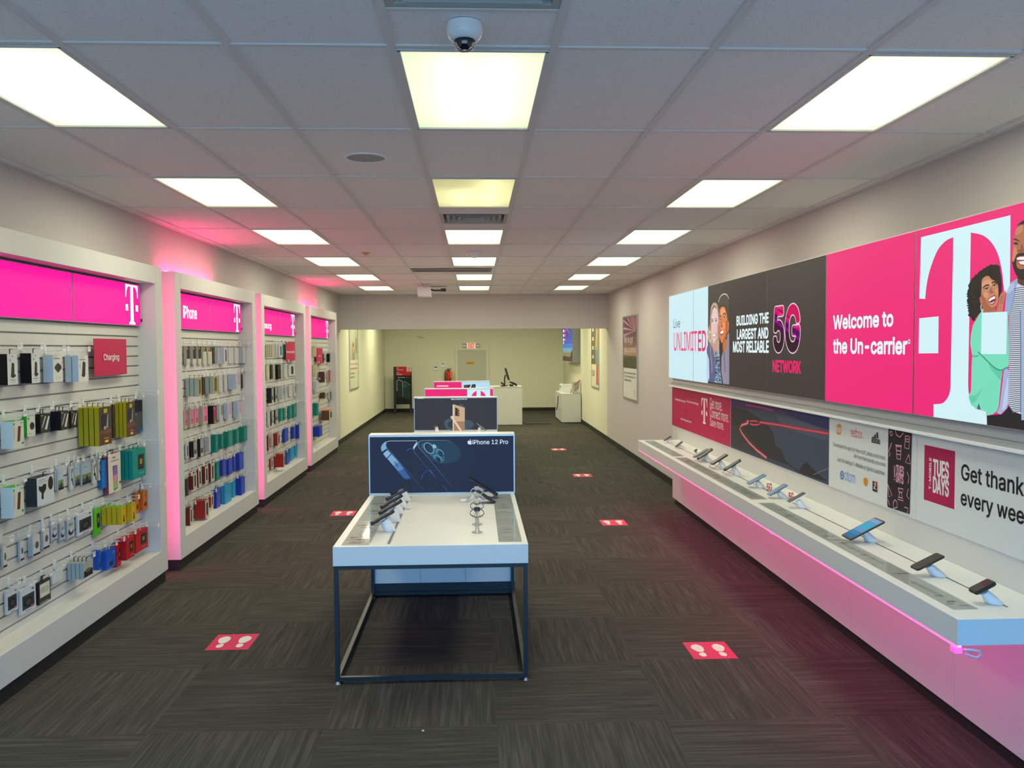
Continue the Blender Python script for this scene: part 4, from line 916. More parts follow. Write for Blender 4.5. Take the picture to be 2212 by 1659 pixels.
    if i == 5:
        wt = lit(208, 240, 246, 1)
        arc1 = curve([(922, 432), (912, 330), (892, 240), (858, 176), (812, 138), (752, 124)])
        ft1 = curve([(738, 890), (742, 950), (764, 1004), (798, 1030), (832, 1040)]); ft2 = curve([(560, 1003), (606, 998), (634, 968), (646, 930), (648, 890)])
        arc2 = curve([(662, 148), (622, 168), (580, 218), (544, 310), (526, 390), (518, 464)])
        g.poly([(497, 148), (955, 35), (952, 428)]+arc1+ft1+[(834, 1130), (560, 1100)]+ft2+arc2+[(488, 462)], wt, px=True)
        g.poly([(487, 563), (587, 553), (585, 742), (484, 743)], wt, px=True)
        g.zoom = (2080, 470, 6.636); rs = random.Random(9)
        lp = lambda pts, *c, sm=4: g.poly(pts, Lc(*c), px=True, sm=sm)
        def both(pts, *c, sm=4):                     # the man faces the camera: the same shape on both halves of him
            lp(pts, *c, sm=sm); lp([(1784-x, y) for x, y in pts][::-1], *c, sm=sm)
        # the man: trousers, denim, striped top
        lp([(345, 2840), (440, 2830), (560, 2820), (640, 2730), (660, 2690), (1120, 2690), (1440, 2840), (1440, 3200), (345, 3060)], 26, 22, 26, sm=0)
        lp([(600, 1350), (620, 1100), (640, 1040), (690, 930), (790, 865), (892, 900), (994, 865), (1094, 930), (1150, 1060), (1200, 1400), (1190, 2600), (1120, 2800), (1000, 2920), (660, 2650), (660, 1400)], 150, 172, 208, sm=0)
        lp([(590, 2190), (630, 2150), (662, 2200), (662, 2650), (630, 2740), (540, 2822), (490, 2800), (530, 2700)], 164, 182, 222, sm=0)
        lp([(640, 2300), (655, 2300), (640, 2660), (600, 2740), (560, 2760)], 196, 208, 232, sm=0)
        lp([(786, 950), (892, 990), (998, 950), (1040, 1030), (1040, 1250), (950, 1320), (958, 2815), (825, 2815), (720, 2780), (660, 2690), (662, 1850), (670, 1400), (740, 1150), (752, 1030)], 208, 216, 226, sm=0)
        g.fine = True
        for k in range(62):
            v = 1010+29*k; f = 22*math.sin((v-1000)/560); xl = 752-(v-1030)*.24 if v < 1400 else 664
            if 2600 < v: xl = 664+(v-2690)*.6 if v > 2690 else 664
            g.line([(xl, v+26-f), (740, v+10), (830, v-8+f)], .0038, Lc(78, 88, 112), px=True)
            g.line([(832, v-8+f), (950, v-6)], .0038, Lc(78, 88, 112), px=True)
        g.fine = False; g.up()
        lp([(832, 1330), (880, 1240), (930, 1250), (948, 1330), (950, 2900), (846, 2905), (836, 2400)], 158, 180, 214, sm=0)
        g.line([(832, 1330), (838, 2000), (836, 2800)], .006, Lc(96, 110, 140), px=True)
        lp([(744, 940), (690, 950), (640, 1050), (650, 1100), (700, 1060), (740, 1020)], 176, 194, 226, sm=0)
        # neck and head
        both([(786, 840), (892, 830), (892, 984), (830, 964), (792, 930)], 96, 54, 38, sm=0)
        both([(735, 320), (752, 220), (790, 130), (840, 85), (892, 70), (892, 880), (800, 850), (742, 750), (712, 620), (722, 450)], 176, 112, 76, sm=0)
        both([(728, 520), (742, 420), (770, 430), (790, 500), (776, 560), (744, 620), (716, 640)], 206, 138, 92)
        both([(760, 200), (800, 140), (860, 110), (870, 190), (820, 230), (770, 250)], 196, 134, 98)
        both([(708, 600), (730, 640), (756, 590), (790, 520), (892, 506), (892, 546), (810, 556), (780, 600), (782, 700), (830, 740), (892, 744), (892, 884), (812, 872), (746, 762)], 40, 28, 26)
        both([(776, 580), (830, 556), (892, 556), (892, 692), (830, 676), (796, 640)], 150, 62, 70); both([(780, 580), (830, 562), (892, 560), (892, 606), (820, 606), (792, 604)], 252, 248, 246, sm=0); both([(806, 634), (850, 626), (892, 622), (892, 676), (836, 668)], 246, 238, 236, sm=0)
        both([(786, 130), (812, 88), (850, 56), (892, 36), (892, 96), (836, 100)], 36, 26, 24, sm=0)
        both([(734, 312), (764, 300), (800, 318), (836, 348), (800, 336), (764, 322)], 40, 26, 22)
        for u in (772, 1012):
            g.epx(u, 384, 26, 13, Lc(232, 222, 214)); g.epx(u, 383, 12, 13, Lc(34, 22, 18)); g.line(curve([(u-32, 380), (u, 364), (u+32, 386)], 3), .008, Lc(44, 28, 22), px=True)
        both([(858, 380), (838, 450), (792, 470), (806, 500), (850, 496), (892, 490), (892, 480)], 140, 82, 54)
        # the woman: blouse, slit, folded arm
        g.poly([(268, 1350), (225, 1430), (160, 1540), (130, 1680), (120, 1800), (146, 1960), (150, 2000), (140, 2110), (135, 2340), (130, 2490), (95, 2570), (130, 2680), (200, 2740), (345, 2770), (345, 2840), (440, 2820), (500, 2780), (530, 2700), (572, 2230), (588, 2186), (660, 2140), (672, 2100), (672, 1740), (662, 1350)], Lc(118, 224, 190), px=True)
        lp([(390, 2070), (470, 2150), (560, 2188), (580, 2200), (560, 2320), (470, 2240), (400, 2140)], 92, 206, 166)
        lp([(110, 2560), (200, 2540), (300, 2440), (240, 2560), (190, 2640), (140, 2660)], 98, 206, 172)
        g.line(curve([(150, 1980), (200, 1990), (240, 1975)], 3), .008, Lc(78, 186, 152), px=True)
        g.line(curve([(230, 1925), (280, 1970), (370, 2060), (470, 2150), (560, 2188), (655, 2146)]), .007, Lc(60, 150, 130), px=True)
        lp([(214, 2745), (245, 2658), (273, 2757)], 78, 96, 104, sm=0)
        # curly hair
        hair = [(110, 1010), (122, 950), (170, 880), (204, 838), (270, 785), (330, 738), (400, 700), (480, 686), (536, 715), (558, 800), (572, 900), (574, 1040), (548, 1110), (500, 1150), (420, 1200), (330, 1260), (280, 1350), (236, 1398), (190, 1450), (160, 1462), (116, 1390), (98, 1290), (88, 1180), (95, 1080)]
        lp(hair, 30, 20, 18)
        hs = smooth(hair, 4); g.fine = True
        for (u, v) in hs[:52]+hs[74:]:
            if u < 540: g.epx(u+rs.uniform(-8, 8), v+rs.uniform(-8, 8), rs.uniform(10, 20), rs.uniform(10, 22), Lc(30, 20, 18), rot=rs.uniform(0, 3))
        for k in range(90):
            u, v = rs.uniform(110, 540), rs.uniform(730, 1400)
            if (u < 270 and u > 105 and v > 850-(u-120)*.4 and v < 1380) or (300 < u < 540 and v < 840 and v > 760): g.line(curve([(u, v), (u+rs.uniform(-12, 12), v+12), (u+rs.uniform(-14, 14), v+24)], 3), .006, Lc(*rs.choice(((58, 42, 36), (48, 34, 30), (12, 8, 8)))), px=True)
        # face
        g.fine = False; g.up()
        lp([(296, 1240), (480, 1290), (500, 1352), (310, 1366)], 176, 108, 76, sm=0)
        lp([(288, 930), (300, 880), (340, 845), (390, 838), (430, 880), (480, 910), (520, 960), (532, 1050), (530, 1130), (512, 1230), (470, 1310), (420, 1345), (360, 1340), (310, 1300), (280, 1230), (272, 1160), (282, 1100), (288, 1000)], 198, 134, 98)
        lp([(290, 960), (340, 900), (390, 890), (440, 930), (430, 990), (360, 960), (310, 1000)], 216, 158, 124)
        lp([(282, 1100), (330, 1110), (350, 1180), (390, 1250), (440, 1290), (500, 1260), (470, 1310), (420, 1344), (360, 1338), (310, 1298), (280, 1228)], 168, 98, 66)
        lp([(310, 1090), (350, 1070), (390, 1100), (370, 1150), (326, 1140)], 220, 150, 112); lp([(480, 1040), (520, 1020), (522, 1080), (490, 1090)], 214, 148, 112)
        lp([(262, 1150), (284, 1150), (300, 1200), (296, 1246), (276, 1236)], 186, 118, 84)
        g.line(curve([(286, 1250), (280, 1290), (300, 1350), (308, 1310)], 3), .007, Lc(216, 214, 206), px=True)
        for u, v, t_ in ((362, 1026, -.35), (476, 976, -.3)):
            g.epx(u, v, 25, 11, Lc(240, 232, 226), rot=t_); g.epx(u+2, v-1, 11, 11, Lc(40, 26, 20)); g.line([(u-30, v+8), (u-4, v-14), (u+28, v-16)], .005, Lc(36, 22, 18), px=True)
        g.line(curve([(314, 1012), (346, 976), (402, 966)], 3), .007, Lc(60, 36, 28), px=True); g.line(curve([(438, 940), (474, 922), (512, 946)], 3), .007, Lc(60, 36, 28), px=True)
        lp([(436, 990), (404, 1066), (420, 1092), (470, 1076), (476, 1056), (450, 1060)], 168, 100, 72)
        lp([(384, 1182), (440, 1130), (490, 1112), (498, 1180), (472, 1236), (430, 1248), (400, 1218)], 176, 44, 66); lp([(396, 1180), (445, 1142), (486, 1130), (484, 1160), (440, 1180), (408, 1202)], 252, 248, 246); lp([(408, 1208), (450, 1180), (484, 1164), (478, 1192), (440, 1216)], 90, 24, 40); lp([(414, 1216), (442, 1220), (474, 1196), (464, 1222), (432, 1236)], 240, 230, 230)
        # her hand on his shoulder
        lp([(510, 1352), (522, 1260), (540, 1160), (562, 1105), (600, 1070), (640, 1038), (632, 1120), (608, 1250), (600, 1352)], 196, 128, 92, sm=0)
        for pts in ([(560, 1140), (536, 1230), (534, 1310)], [(586, 1120), (566, 1200), (572, 1240)], [(612, 1100), (596, 1180), (594, 1240)]): g.line(curve(pts, 3), .004, Lc(142, 84, 58), px=True)
        for u, v in ((542, 1300), (586, 1232)): g.epx(u, v, 9, 14, Lc(206, 120, 130))
        # pale square of the logo laid over the sleeve
        g.poly([(300, 1364), (664, 1348), (650, 1958), (288, 1958)], wt, px=True)
        # trim what would run past the panel
        for q_ in range(len(g.mb.v)):
            x_, y_, zz = g.mb.v[q_]; g.mb.v[q_] = (x_, min(max(y_, b+.004), a-.004), min(max(zz, B0), B1))
    g.obj('fabric_graphic', t)

# printed posters under the lightboxes
SZ0, SZ1 = 1.005, 1.492
pm = prt(180, 20, 78); pw = prt(214, 216, 214); wl = prt(226, 224, 220)
ps = [10.63, P(1578.5, 905, 'x', XB-.006).y, P(1791.5, 965, 'x', XB-.006).y, P(1980.5, 1015, 'x', XB-.006).y, 2.6]
PL = ['magenta poster with white letter logo reading Get more, Connect more, Save more', 'dark mountain road poster with red light trail', 'white poster of small shop marks beside a dark phone picture', 'white poster with maroon TUESDAYS square and large black lettering']
for i in range(4):
    a, b = ps[i]-.003, ps[i+1]+.003
    t = thing('poster', (XB, (a+b)/2, SZ0), PL[i], 'poster', 'printed posters under the backlit panels')
    MB().box(XB-.006, XB-.0012, b, a, SZ0, SZ1, white_p).build('board', t)
    g = z5(c=XB-.0065) if i < 2 else z6(c=XB-.0065)
    g.step = .00012
    A0, A1, B0, B1 = -a+.002, -b-.002, SZ0+.003, SZ1-.003
    if i == 0:
        g.rect(A0, B0, A1, B1, pm); mid = g.px(462, 1100)[0]; g.rect(mid-.003, B0, mid+.003, B1, prt(150, 16, 52))
        lo, hi = g.px(502, 1180), g.px(502, 997); w_ = g.px(524, 1000)[0]-g.px(482, 1000)[0]
        g.logo(lo[0], lo[1], hi[1]-lo[1], wl, w_/.82/(hi[1]-lo[1]))
        g.text('Get more.', 543, 1068, 630, 1010, wl, px=True, bold=-.004); g.text('Connect more.', 543, 1132, 677, 1098, wl, px=True, bold=-.004); g.text('Save more.', 543, 1193, 642, 1165, wl, px=True, bold=-.004)
        for x0, y0, x1, y1, tx in ((294, 1006, 368, 1004, 'Unlimited talk, text and data'), (377, 1022, 460, 1036, '5G access at no extra charge'), (333, 1146, 411, 1160, 'Award-winning customer care')):
            p0, p1 = g.px(x0, y0), g.px(x1, y1); g.text(tx, p0[0], p0[1]-.012, p1[0], p0[1]+.022, wl, bold=.01)
        for u, v in ((328, 955), (414, 975), (374, 1098)):
            g.epx(u, v, 11, 22, prt(140, 18, 54)); g.epx(u, v, 8, 16, pm)
    if i == 1:
        g.rect(A0, B0, A1, B1, prt(58, 70, 92))
        def band(pts, m):
            q = [(min(max(x, A0), A1), min(max(y, B0), B1)) for x, y in (g.px(*p) for p in pts)]; g.poly(q, m)
        band([(690, 940), (1410, 1060), (1410, 1180), (1200, 1150), (1000, 1090), (690, 1060)], prt(64, 44, 92))
        band([(1060, 1000), (1410, 1060), (1410, 1230), (1240, 1190), (1120, 1120), (1060, 1080)], prt(38, 46, 100))
        band([(690, 1060), (800, 1080), (900, 1140), (960, 1190), (1000, 1250), (1010, 1330), (1060, 1370), (1080, 1440), (1140, 1490), (1170, 1500), (690, 1330)], prt(44, 44, 50))
        band([(1010, 1110), (1100, 1130), (1200, 1160), (1410, 1230), (1410, 1310), (1200, 1250), (1060, 1200)], prt(74, 84, 104))
        band([(1060, 1420), (1130, 1490), (1180, 1520), (1210, 1470), (1240, 1455), (1270, 1490), (1320, 1540), (1400, 1600), (1300, 1570), (1180, 1530)], prt(34, 34, 40))
        band([(690, 1200), (760, 1180), (800, 1240), (900, 1360), (960, 1430), (690, 1330)], prt(54, 54, 58))
        for pts, wd, col in (([(950, 1424), (880, 1370), (820, 1310), (775, 1250), (757, 1215), (770, 1190), (815, 1175), (822, 1165), (808, 1158)], .036, (150, 40, 60)), ([(950, 1424), (880, 1370), (820, 1310), (775, 1250), (757, 1215), (770, 1190), (815, 1175), (822, 1165), (808, 1158)], .014, (226, 150, 160)),
                             ([(830, 1160), (880, 1160), (905, 1182), (860, 1188), (830, 1180)], .014, (214, 70, 90)), ([(900, 1168), (1050, 1190), (1200, 1218), (1395, 1250)], .024, (170, 44, 72)), ([(900, 1168), (1050, 1190), (1200, 1218), (1395, 1250)], .008, (232, 96, 110)),
                             ([(800, 1044), (900, 1060), (1000, 1085)], .016, (150, 40, 100)), ([(1285, 1545), (1330, 1525), (1392, 1500)], .005, (140, 140, 160))):
            g.line([(min(x, A1), y) for x, y in (g.px(*p) for p in pts)], wd, prt(*col))
    if i == 2:
        g.rect(A0, B0, A1, B1, pw); bk = prt(40, 40, 44)
        for x0, y0, x1, y1, tx, m, bo in ((136, 1168, 195, 1134, 'redbox', prt(200, 50, 50), .0), (243, 1200, 288, 1176, 'adidas', bk, .03), (48, 1214, 318, 1258, '', bk, 0), (106, 1392, 160, 1358, 'otom', prt(70, 130, 200), -.01)):
            if tx: g.text(tx, x0, y0, x1, y1, m, px=True, bold=bo)
        g.epx(199, 1173, 2, 3, prt(200, 50, 50))
        for x0, y0, x1, tx in ((48, 1218, 318, 'Download the app for free stuff, deals and more.'), (153, 1278, 317, 'All from the brands you love.'), (67, 1294, 315, 'Just for being a T-Mobile or Sprint customer.')):
            p0, p1 = g.px(x0, y0), g.px(x1, y0+10); g.text(tx, p0[0], p0[1]-.006, p1[0], p0[1]+.029, bk, bold=.0)
        # burger bun mark, three slanted bars, shell, ring, block letters
        g.epx(77, 1131, 13, 28, prt(188, 66, 40)); g.poly([(65, 1122), (66, 1112), (77, 1104), (88, 1112), (89, 1122)], prt(216, 142, 60), px=True, sm=3); g.poly([(65, 1144), (89, 1146), (86, 1156), (77, 1160), (68, 1156)], prt(216, 142, 60), px=True, sm=3)
        g.text('BURGER', 65, 1133, 90, 1122, prt(240, 220, 200), px=True, bold=.03); g.text('KING', 66, 1144, 88, 1134, prt(240, 220, 200), px=True, bold=.03)
        for k, (h_) in enumerate((1166, 1155, 1144)): g.poly([(249+11*k, 1176), (258+11*k, 1178), (253+11*k-4*0+2, h_+2), (246+11*k+1, h_+4)], bk, px=True)
        g.line([(93+8*math.cos(a_), 1366+19*math.sin(a_)) for a_ in (2*PI*k/16 for k in range(17))], .011, prt(70, 130, 200), px=True); g.epx(93, 1366, 3, 8, prt(70, 130, 200))
        g.poly([(203, 1400), (204, 1386), (214, 1378), (224, 1388), (225, 1402), (219, 1420), (208, 1418)], prt(220, 150, 40), px=True, sm=3); g.line([(214, 1382), (214, 1416)], .006, prt(190, 60, 40), px=True)
        g.text('F', 250, 1434, 261, 1398, bk, px=True, bold=.04); g.text('3', 263, 1437, 275, 1400, prt(200, 60, 44), px=True, bold=.04); g.rpx(250, 1446, 275, 1443, bk)
        g.poly([(326, 1520), (332, 1130), (342, 1118), (440, 1132), (452, 1145), (440, 1565), (330, 1530)], prt(34, 24, 30), px=True)
        pk = prt(226, 166, 190)
        g.text('TUES', 371, 1362, 412, 1322, pk, px=True, bold=.03); g.text('DAYS', 371, 1402, 410, 1364, pk, px=True, bold=.03); g.text('T-MOBILE', 360, 1392, 368, 1320, pk, px=True, bold=.02, rot90=True)
        for pts in ([(372, 1218), (398, 1222), (394, 1286), (376, 1282), (372, 1218)], [(368, 1212), (402, 1216)], [(374, 1240), (396, 1243), (395, 1262), (375, 1258)], [(368, 1135), (374, 1160), (392, 1172), (410, 1150)], [(420, 1165), (442, 1168), (438, 1232), (416, 1226), (420, 1165)], [(424, 1180), (438, 1182), (436, 1196), (422, 1194), (424, 1180)],
                    [(340, 1145), (346, 1165), (354, 1160), (350, 1140), (340, 1145)], [(350, 1200), (334, 1246), (342, 1252), (338, 1270)], [(438, 1260), (420, 1300), (446, 1310), (438, 1260)], [(330, 1412), (352, 1470), (336, 1478), (330, 1412)], [(384, 1432), (410, 1438), (400, 1462), (410, 1498), (382, 1490), (390, 1462), (384, 1432)], [(388, 1452), (404, 1456)], [(386, 1478), (404, 1484)],
                    [(366, 1492), (376, 1500), (380, 1530), (360, 1536), (358, 1510), (366, 1492)], [(436, 1436), (428, 1470), (440, 1490)], [(430, 1350), (440, 1380), (434, 1410)], [(416, 1530), (436, 1536), (432, 1560)], [(332, 1490), (340, 1520)]):
            g.line(pts, .006, pk, px=True)
    if i == 3:
        g.rect(A0, B0, A1, B1, pw); tm_ = prt(176, 12, 78)
        q = [g.px(*p) for p in ((511, 1487), (667, 1545), (669, 1242), (511, 1211))]; g.rect(q[0][0], (q[0][1]+q[1][1])/2, q[1][0], (q[2][1]+q[3][1])/2, tm_)
        g.text('TUES', 557, 1370, 641, 1300, wl, px=True, bold=.035); g.text('DAYS', 557, 1456, 641, 1392, wl, px=True, bold=.035); g.text('T-MOBILE', 537, 1438, 551, 1278, wl, px=True, bold=.02, rot90=True)
        bk = prt(20, 20, 22); zz = g.px(702, 1390)
        s_ = g.px(1024, 1400)[0]-g.px(702, 1400)[0]
        def fit(tx, u0, v0, v1, m):                 # keep natural letter spacing from the known height
            vs = [v for q_ in glyphs(tx) for v in q_[0]]; p0 = g.px(u0, v0); h_ = g.px(u0, v1)[1]-p0[1]
            ca = [v for q_ in glyphs(tx[:1]) for v in q_[0]]; hh = max(v.y for v in ca)-min(v.y for v in ca); k = h_/hh
            y_ = [v.y for v in vs]; x_ = [v.x for v in vs]; b0 = p0[1]+(min(y_)-min(v.y for v in ca))*k
            g.text(tx, p0[0], b0, p0[0]+(max(x_)-min(x_))*k*.98, b0+(max(y_)-min(y_))*k, m, bold=.012)
        fit('Get thanked', 702, 1390, 1305, bk); fit('every week.', 700, 1517, 1457, bk)
    g.obj('printed_face', t)

# ------------------------------------------------------------------ phones on the long shelf
stand_m = mat('white_stand_plastic', (.82, .81, .80), .4)
scr_off = mat('screen_off', (.014, .015, .018), .38, spec=.35)
def stand(x, y, z, hx, hz, lb, tilt_axis='x', r0=.038, r1=.02, group='white stands on the long shelf'):
    """leaning cone from (x, y) to the head (hx, hz)"""
    t = thing('phone_stand', (x, y, z), lb, 'phone stand', group)
    n = 20; vs = []
    for f in (0, .08, .5, 1):
        c = Vector((x+(hx-x)*f, y, z+.0008+(hz-z)*f)); r = r0+(r1-r0)*f; k = .9 if f == 0 else 1
        for i in range(n):
            a_ = 2*PI*i/n; tl = -f*.6*(1 if hx < x else -1)
            vs.append(c+Vector((r*k*math.cos(a_)*(1-.15*f), r*k*math.sin(a_), -r*math.cos(a_)*math.sin(tl)*1.0)))
    MB().add(vs, [(i*n+k, i*n+(k+1) % n, (i+1)*n+(k+1) % n, (i+1)*n+k) for i in range(3) for k in range(n)], stand_m, True).add(vs[:n], [tuple(range(n))[::-1]], stand_m).add(vs[-n:], [tuple(range(n))], stand_m).build('cone', t)
    return t
def phone(name, cat, c, ang, L, W, T, body, screen, lb, group, cable=None, clamp=False, side=1):
    """long axis in the x-z plane rising by ang towards +x (side 1) or -x (side -1)"""
    t = thing(name, c, lb, cat, group)
    R = Matrix.Translation(Vector(c)) @ Matrix.Rotation(-ang*side, 4, 'Y')
    M = R @ Matrix.Rotation(PI/2, 4, 'Z')
    MB().slab(W, L, T, min(.011, W*.18), body, M).build('body', t)
    Ms = R @ Matrix.Translation((0, 0, T/2+.0004)) @ Matrix.Rotation(PI/2, 4, 'Z')
    if isinstance(screen, list):                     # a lit picture in bands along the length
        mb = MB(); n = len(screen)
        for i, sm in enumerate(screen):
            y0, y1 = -L*.45+L*.9*i/n, -L*.45+L*.9*(i+1)/n; sh = W*.1
            mb.add([Ms @ Vector(q) for q in ((-W*.44, y0, 0), (W*.44, y0, 0), (W*.44, y1, 0), (-W*.44, y1, 0))], [(0, 1, 2, 3)], sm)
        mb.build('screen', t)
    else:
        MB().slab(W*.92, L*.93, .0008, .008, screen, Ms).build('screen', t)
    if clamp:
        mb = MB()
        for e in (-1, 1): mb.box(e*L*.5-.006, e*L*.5+.006, -W*.2, W*.2, -T/2-.006, T/2+.006, black_p, M=R)
        mb.box(-L*.5, L*.5, -.006, .006, -T/2-.008, -T/2-.0005, black_p, M=R).box(-.02, .02, -W*.56, W*.56, -T/2-.012, -T/2-.001, grey_p, M=R); mb.build('clamp', t)
    if cable:
        q = [R @ Vector((-side*L*.5, 0, 0)), R @ Vector((-side*(L*.5+.03), .0, -.012)), R @ Vector((-side*L*.42, .03, -.06)), R @ Vector((-side*L*.1, .03, -.045)), R @ Vector((0, .01, -.015))]
        MB().tube(smooth([tuple(v[:]) for v in q][:0] or [(0, 0)], 1) and [tuple(v) for v in q], .0022, cable).build('cable', t)
    return t
PHN = [ # base (u, v), left end, right end of the long axis, width, thickness, kind
 ((1447, 958), (1436, 951), (1448, 943), .065, .010, 'small black phone at the far end of the long shelf', None),
 ((1474, 970), (1462, 964), (1472, 956), .065, .010, 'dark phone second from the far end of the long shelf', None),
 ((1532, 1000), (1508, 991), (1538, 971), .085, .010, 'black clamped phone beside the grey slab on the long shelf', 'c'),
 ((1563, 1015), (1537, 1003), (1571, 982), .085, .014, 'thick black phone with maroon screen and coiled cable on the long shelf', 'm'),
 ((1593, 1029), (1566, 1015), (1599, 995), .075, .009, 'black clamped phone with looped red cable on the long shelf', 'c2'),
 ((1642, 1055), (1616, 1046), (1654, 1026), .075, .010, 'slate blue phone on the long shelf, first with no cable', 'b'),
 ((1692, 1078), (1661, 1070), (1700, 1047), .075, .010, 'blue and white phone beside the first red 5G marker', 'b2'),
 ((1732, 1099), (1703, 1087), (1742, 1065), .070, .008, 'thin black phone with white lower end behind the second red 5G marker', 'w'),
 ((1882, 1172), (1829, 1163), (1904, 1124), .125, .010, 'large tablet with lit blue screen on the long shelf', 'T'),
 ((2026, 1246), (1976, 1230), (2036, 1200), .074, .011, 'black phone between tablet and nearest handset on the long shelf', 'k'),
 ((2146, 1305), (2103, 1281), (2148, 1258), .062, .018, 'chunky black flip phone nearest on the long shelf', 'f'),
]
slate = mat('slate_blue_metal', (.10, .17, .30), .35, .3); maroon = mat('maroon_screen', (.06, .012, .016), .3)
for i, (bq, a, b, W, T, lb, kd) in enumerate(PHN):
    base = P(bq[0], bq[1]-2, 'z', SZ); y = base.y-.012
    pa, pb = P(*a, 'y', y), P(*b, 'y', y); pa.y = pb.y = y
    c = (pa+pb)/2; c.y = base.y; L = max((pb-pa).length, .10); ang = math.atan2(pb.z-pa.z, pb.x-pa.x)
    scr = {'m': maroon, 'b': slate, 'b2': slate, 'T': [lit(120, 150, 190), lit(60, 150, 190), lit(40, 160, 190), lit(90, 140, 190), lit(30, 120, 170), lit(20, 100, 150)]}.get(kd, scr_off)
    body = {'b': slate, 'b2': slate, 'f': mat('rubber_black', (.016, .017, .016), .6), 'w': white_p}.get(kd, black_p)
    cable = {'c2': mat('red_lead', (.5, .05, .07), .5), 'm': black_p}.get(kd)
    ph = phone('tablet' if kd == 'T' else 'display_phone', 'tablet' if kd == 'T' else 'phone', c, ang, L, W, T, body, scr, lb, None if kd == 'T' else 'phones on the long shelf', cable, clamp=kd in ('c', 'c2'))
    if kd == 'f':
        R = Matrix.Translation(c) @ Matrix.Rotation(-ang, 4, 'Y'); MB().box(.005, .035, -.016, .016, T/2, T/2+.0015, glass_b, M=R).build('window', ph)
    d_ = .012
    hx, hz = c.x+math.sin(ang)*(T/2+d_), c.z-math.cos(ang)*(T/2+d_)-.004
    stand(base.x+.005, base.y, SZ, hx, hz, 'white leaning stand under the %s' % lb.split(' on the')[0].split(' at the')[0].split(' nearest')[0].split(' behind')[0], r0=.036 if i < 8 else .040, r1=.017)
# grey slab phone beside the third stand, and the small round gadget behind it
p = P(1514, 982, 'z', SZ+.06)
phone('display_phone', 'phone', (p.x, p.y, SZ+.075), .5, .17, .08, .009, black_p, mat('grey_screen', (.10, .095, .08), .3), 'grey fronted phone leaning beside the black clamped phone', 'phones on the long shelf', None)
stand(p.x+.04, p.y, SZ, p.x+.006, SZ+.064, 'white leaning stand under the grey fronted phone', r1=.016)
p = P(1503, 978, 'z', SZ); t = thing('smart_watch', (p.x, p.y, SZ), 'tiny round dark gadget on a short post near the far end', 'watch')
MB().cone((p.x, p.y, SZ), (p.x, p.y, SZ+.02), .014, .008, grey_p).build('post', t); MB().slab(.04, .04, .012, .015, black_p, Matrix.Translation((p.x, p.y, SZ+.028)) @ Matrix.Rotation(-.5, 4, 'Y')).build('face', t)
# red 5G markers standing on the shelf
for i, (u, v, w_) in enumerate(((1662, 1062, 11), (1709, 1082, 11))):
    q = P(u, v, 'z', SZ)
    g = G('-y', q.y); hh = 20/F*q.y*.92; ww = w_/F*q.y
    t = thing('marker', (q.x, q.y, SZ), ['red 5G marker standing before the blue and white phone', 'red 5G marker standing by the thin black phone'][i], 'sign', 'red 5G markers on the long shelf')
    MB().box(q.x-ww*.6, q.x+ww*.6, q.y+.001, q.y+.003, SZ, SZ+hh+.006, acryl).build('plate', t)
    g.text('5G', q.x-ww/2, SZ+.004, q.x+ww/2, SZ+hh, prt(206, 36, 48), bold=.02); g.obj('lettering', t)
# spec sheets under acrylic along the front of the shelf
paper = mat('grey_spec_paper', (.54, .54, .51), .4); paper2 = mat('pale_spec_paper', (.60, .58, .57), .45); inkd = prt(92, 96, 100); inkl = prt(126, 128, 130)
def spec(x0, x1, y0, y1, z, lb, seed, group, marks=26, cards=0, tint=paper):
    t = thing('spec_strip', ((x0+x1)/2, (y0+y1)/2, z), lb, 'spec sheet', group)
    MB().box(x0, x1, y0, y1, z+.0002, z+.0012, tint).build('sheet', t)
    g = G('+z', z+.0013, step=.00012); r = random.Random(seed)
    for k in range(marks):
        a_, b_ = r.uniform(x0+.01, x1-.05), r.uniform(y0+.03, y1-.12); wd = r.uniform(.03, x1-a_-.005)
        g.rect(a_, b_, a_+wd, b_+r.uniform(.004, .016), inkl if r.random() < (.93 if x0 > 1 else .55) else inkd, hold=k > 0)
    for k in range(cards):
        b_ = y0+(y1-y0)*(k+.3)/max(cards, 1); g.rect(x0+.01, b_, x1-.02, b_+.12, paper2)
        g.rect(x0+.03, b_+.03, x1-.05, b_+.04, prt(200, 120, 124))
    g.obj('print', t)
    MB().box(x0-.002, x1+.002, y0-.002, y1+.002, z+.0028, z+.0042, acryl).build('cover', t)
spec(2.055, 2.165, 3.53, 6.05, SZ, 'near grey spec strip along the front of the long shelf', 1, 'spec strips on the long shelf', 34, 2)
spec(2.055, 2.175, 6.2, 8.62, SZ, 'middle grey spec strip with crowded prints on the long shelf', 2, 'spec strips on the long shelf', 60, 0)
spec(2.055, 2.175, 8.72, 10.22, SZ, 'far grey spec strip on the long shelf', 3, 'spec strips on the long shelf', 26, 1)

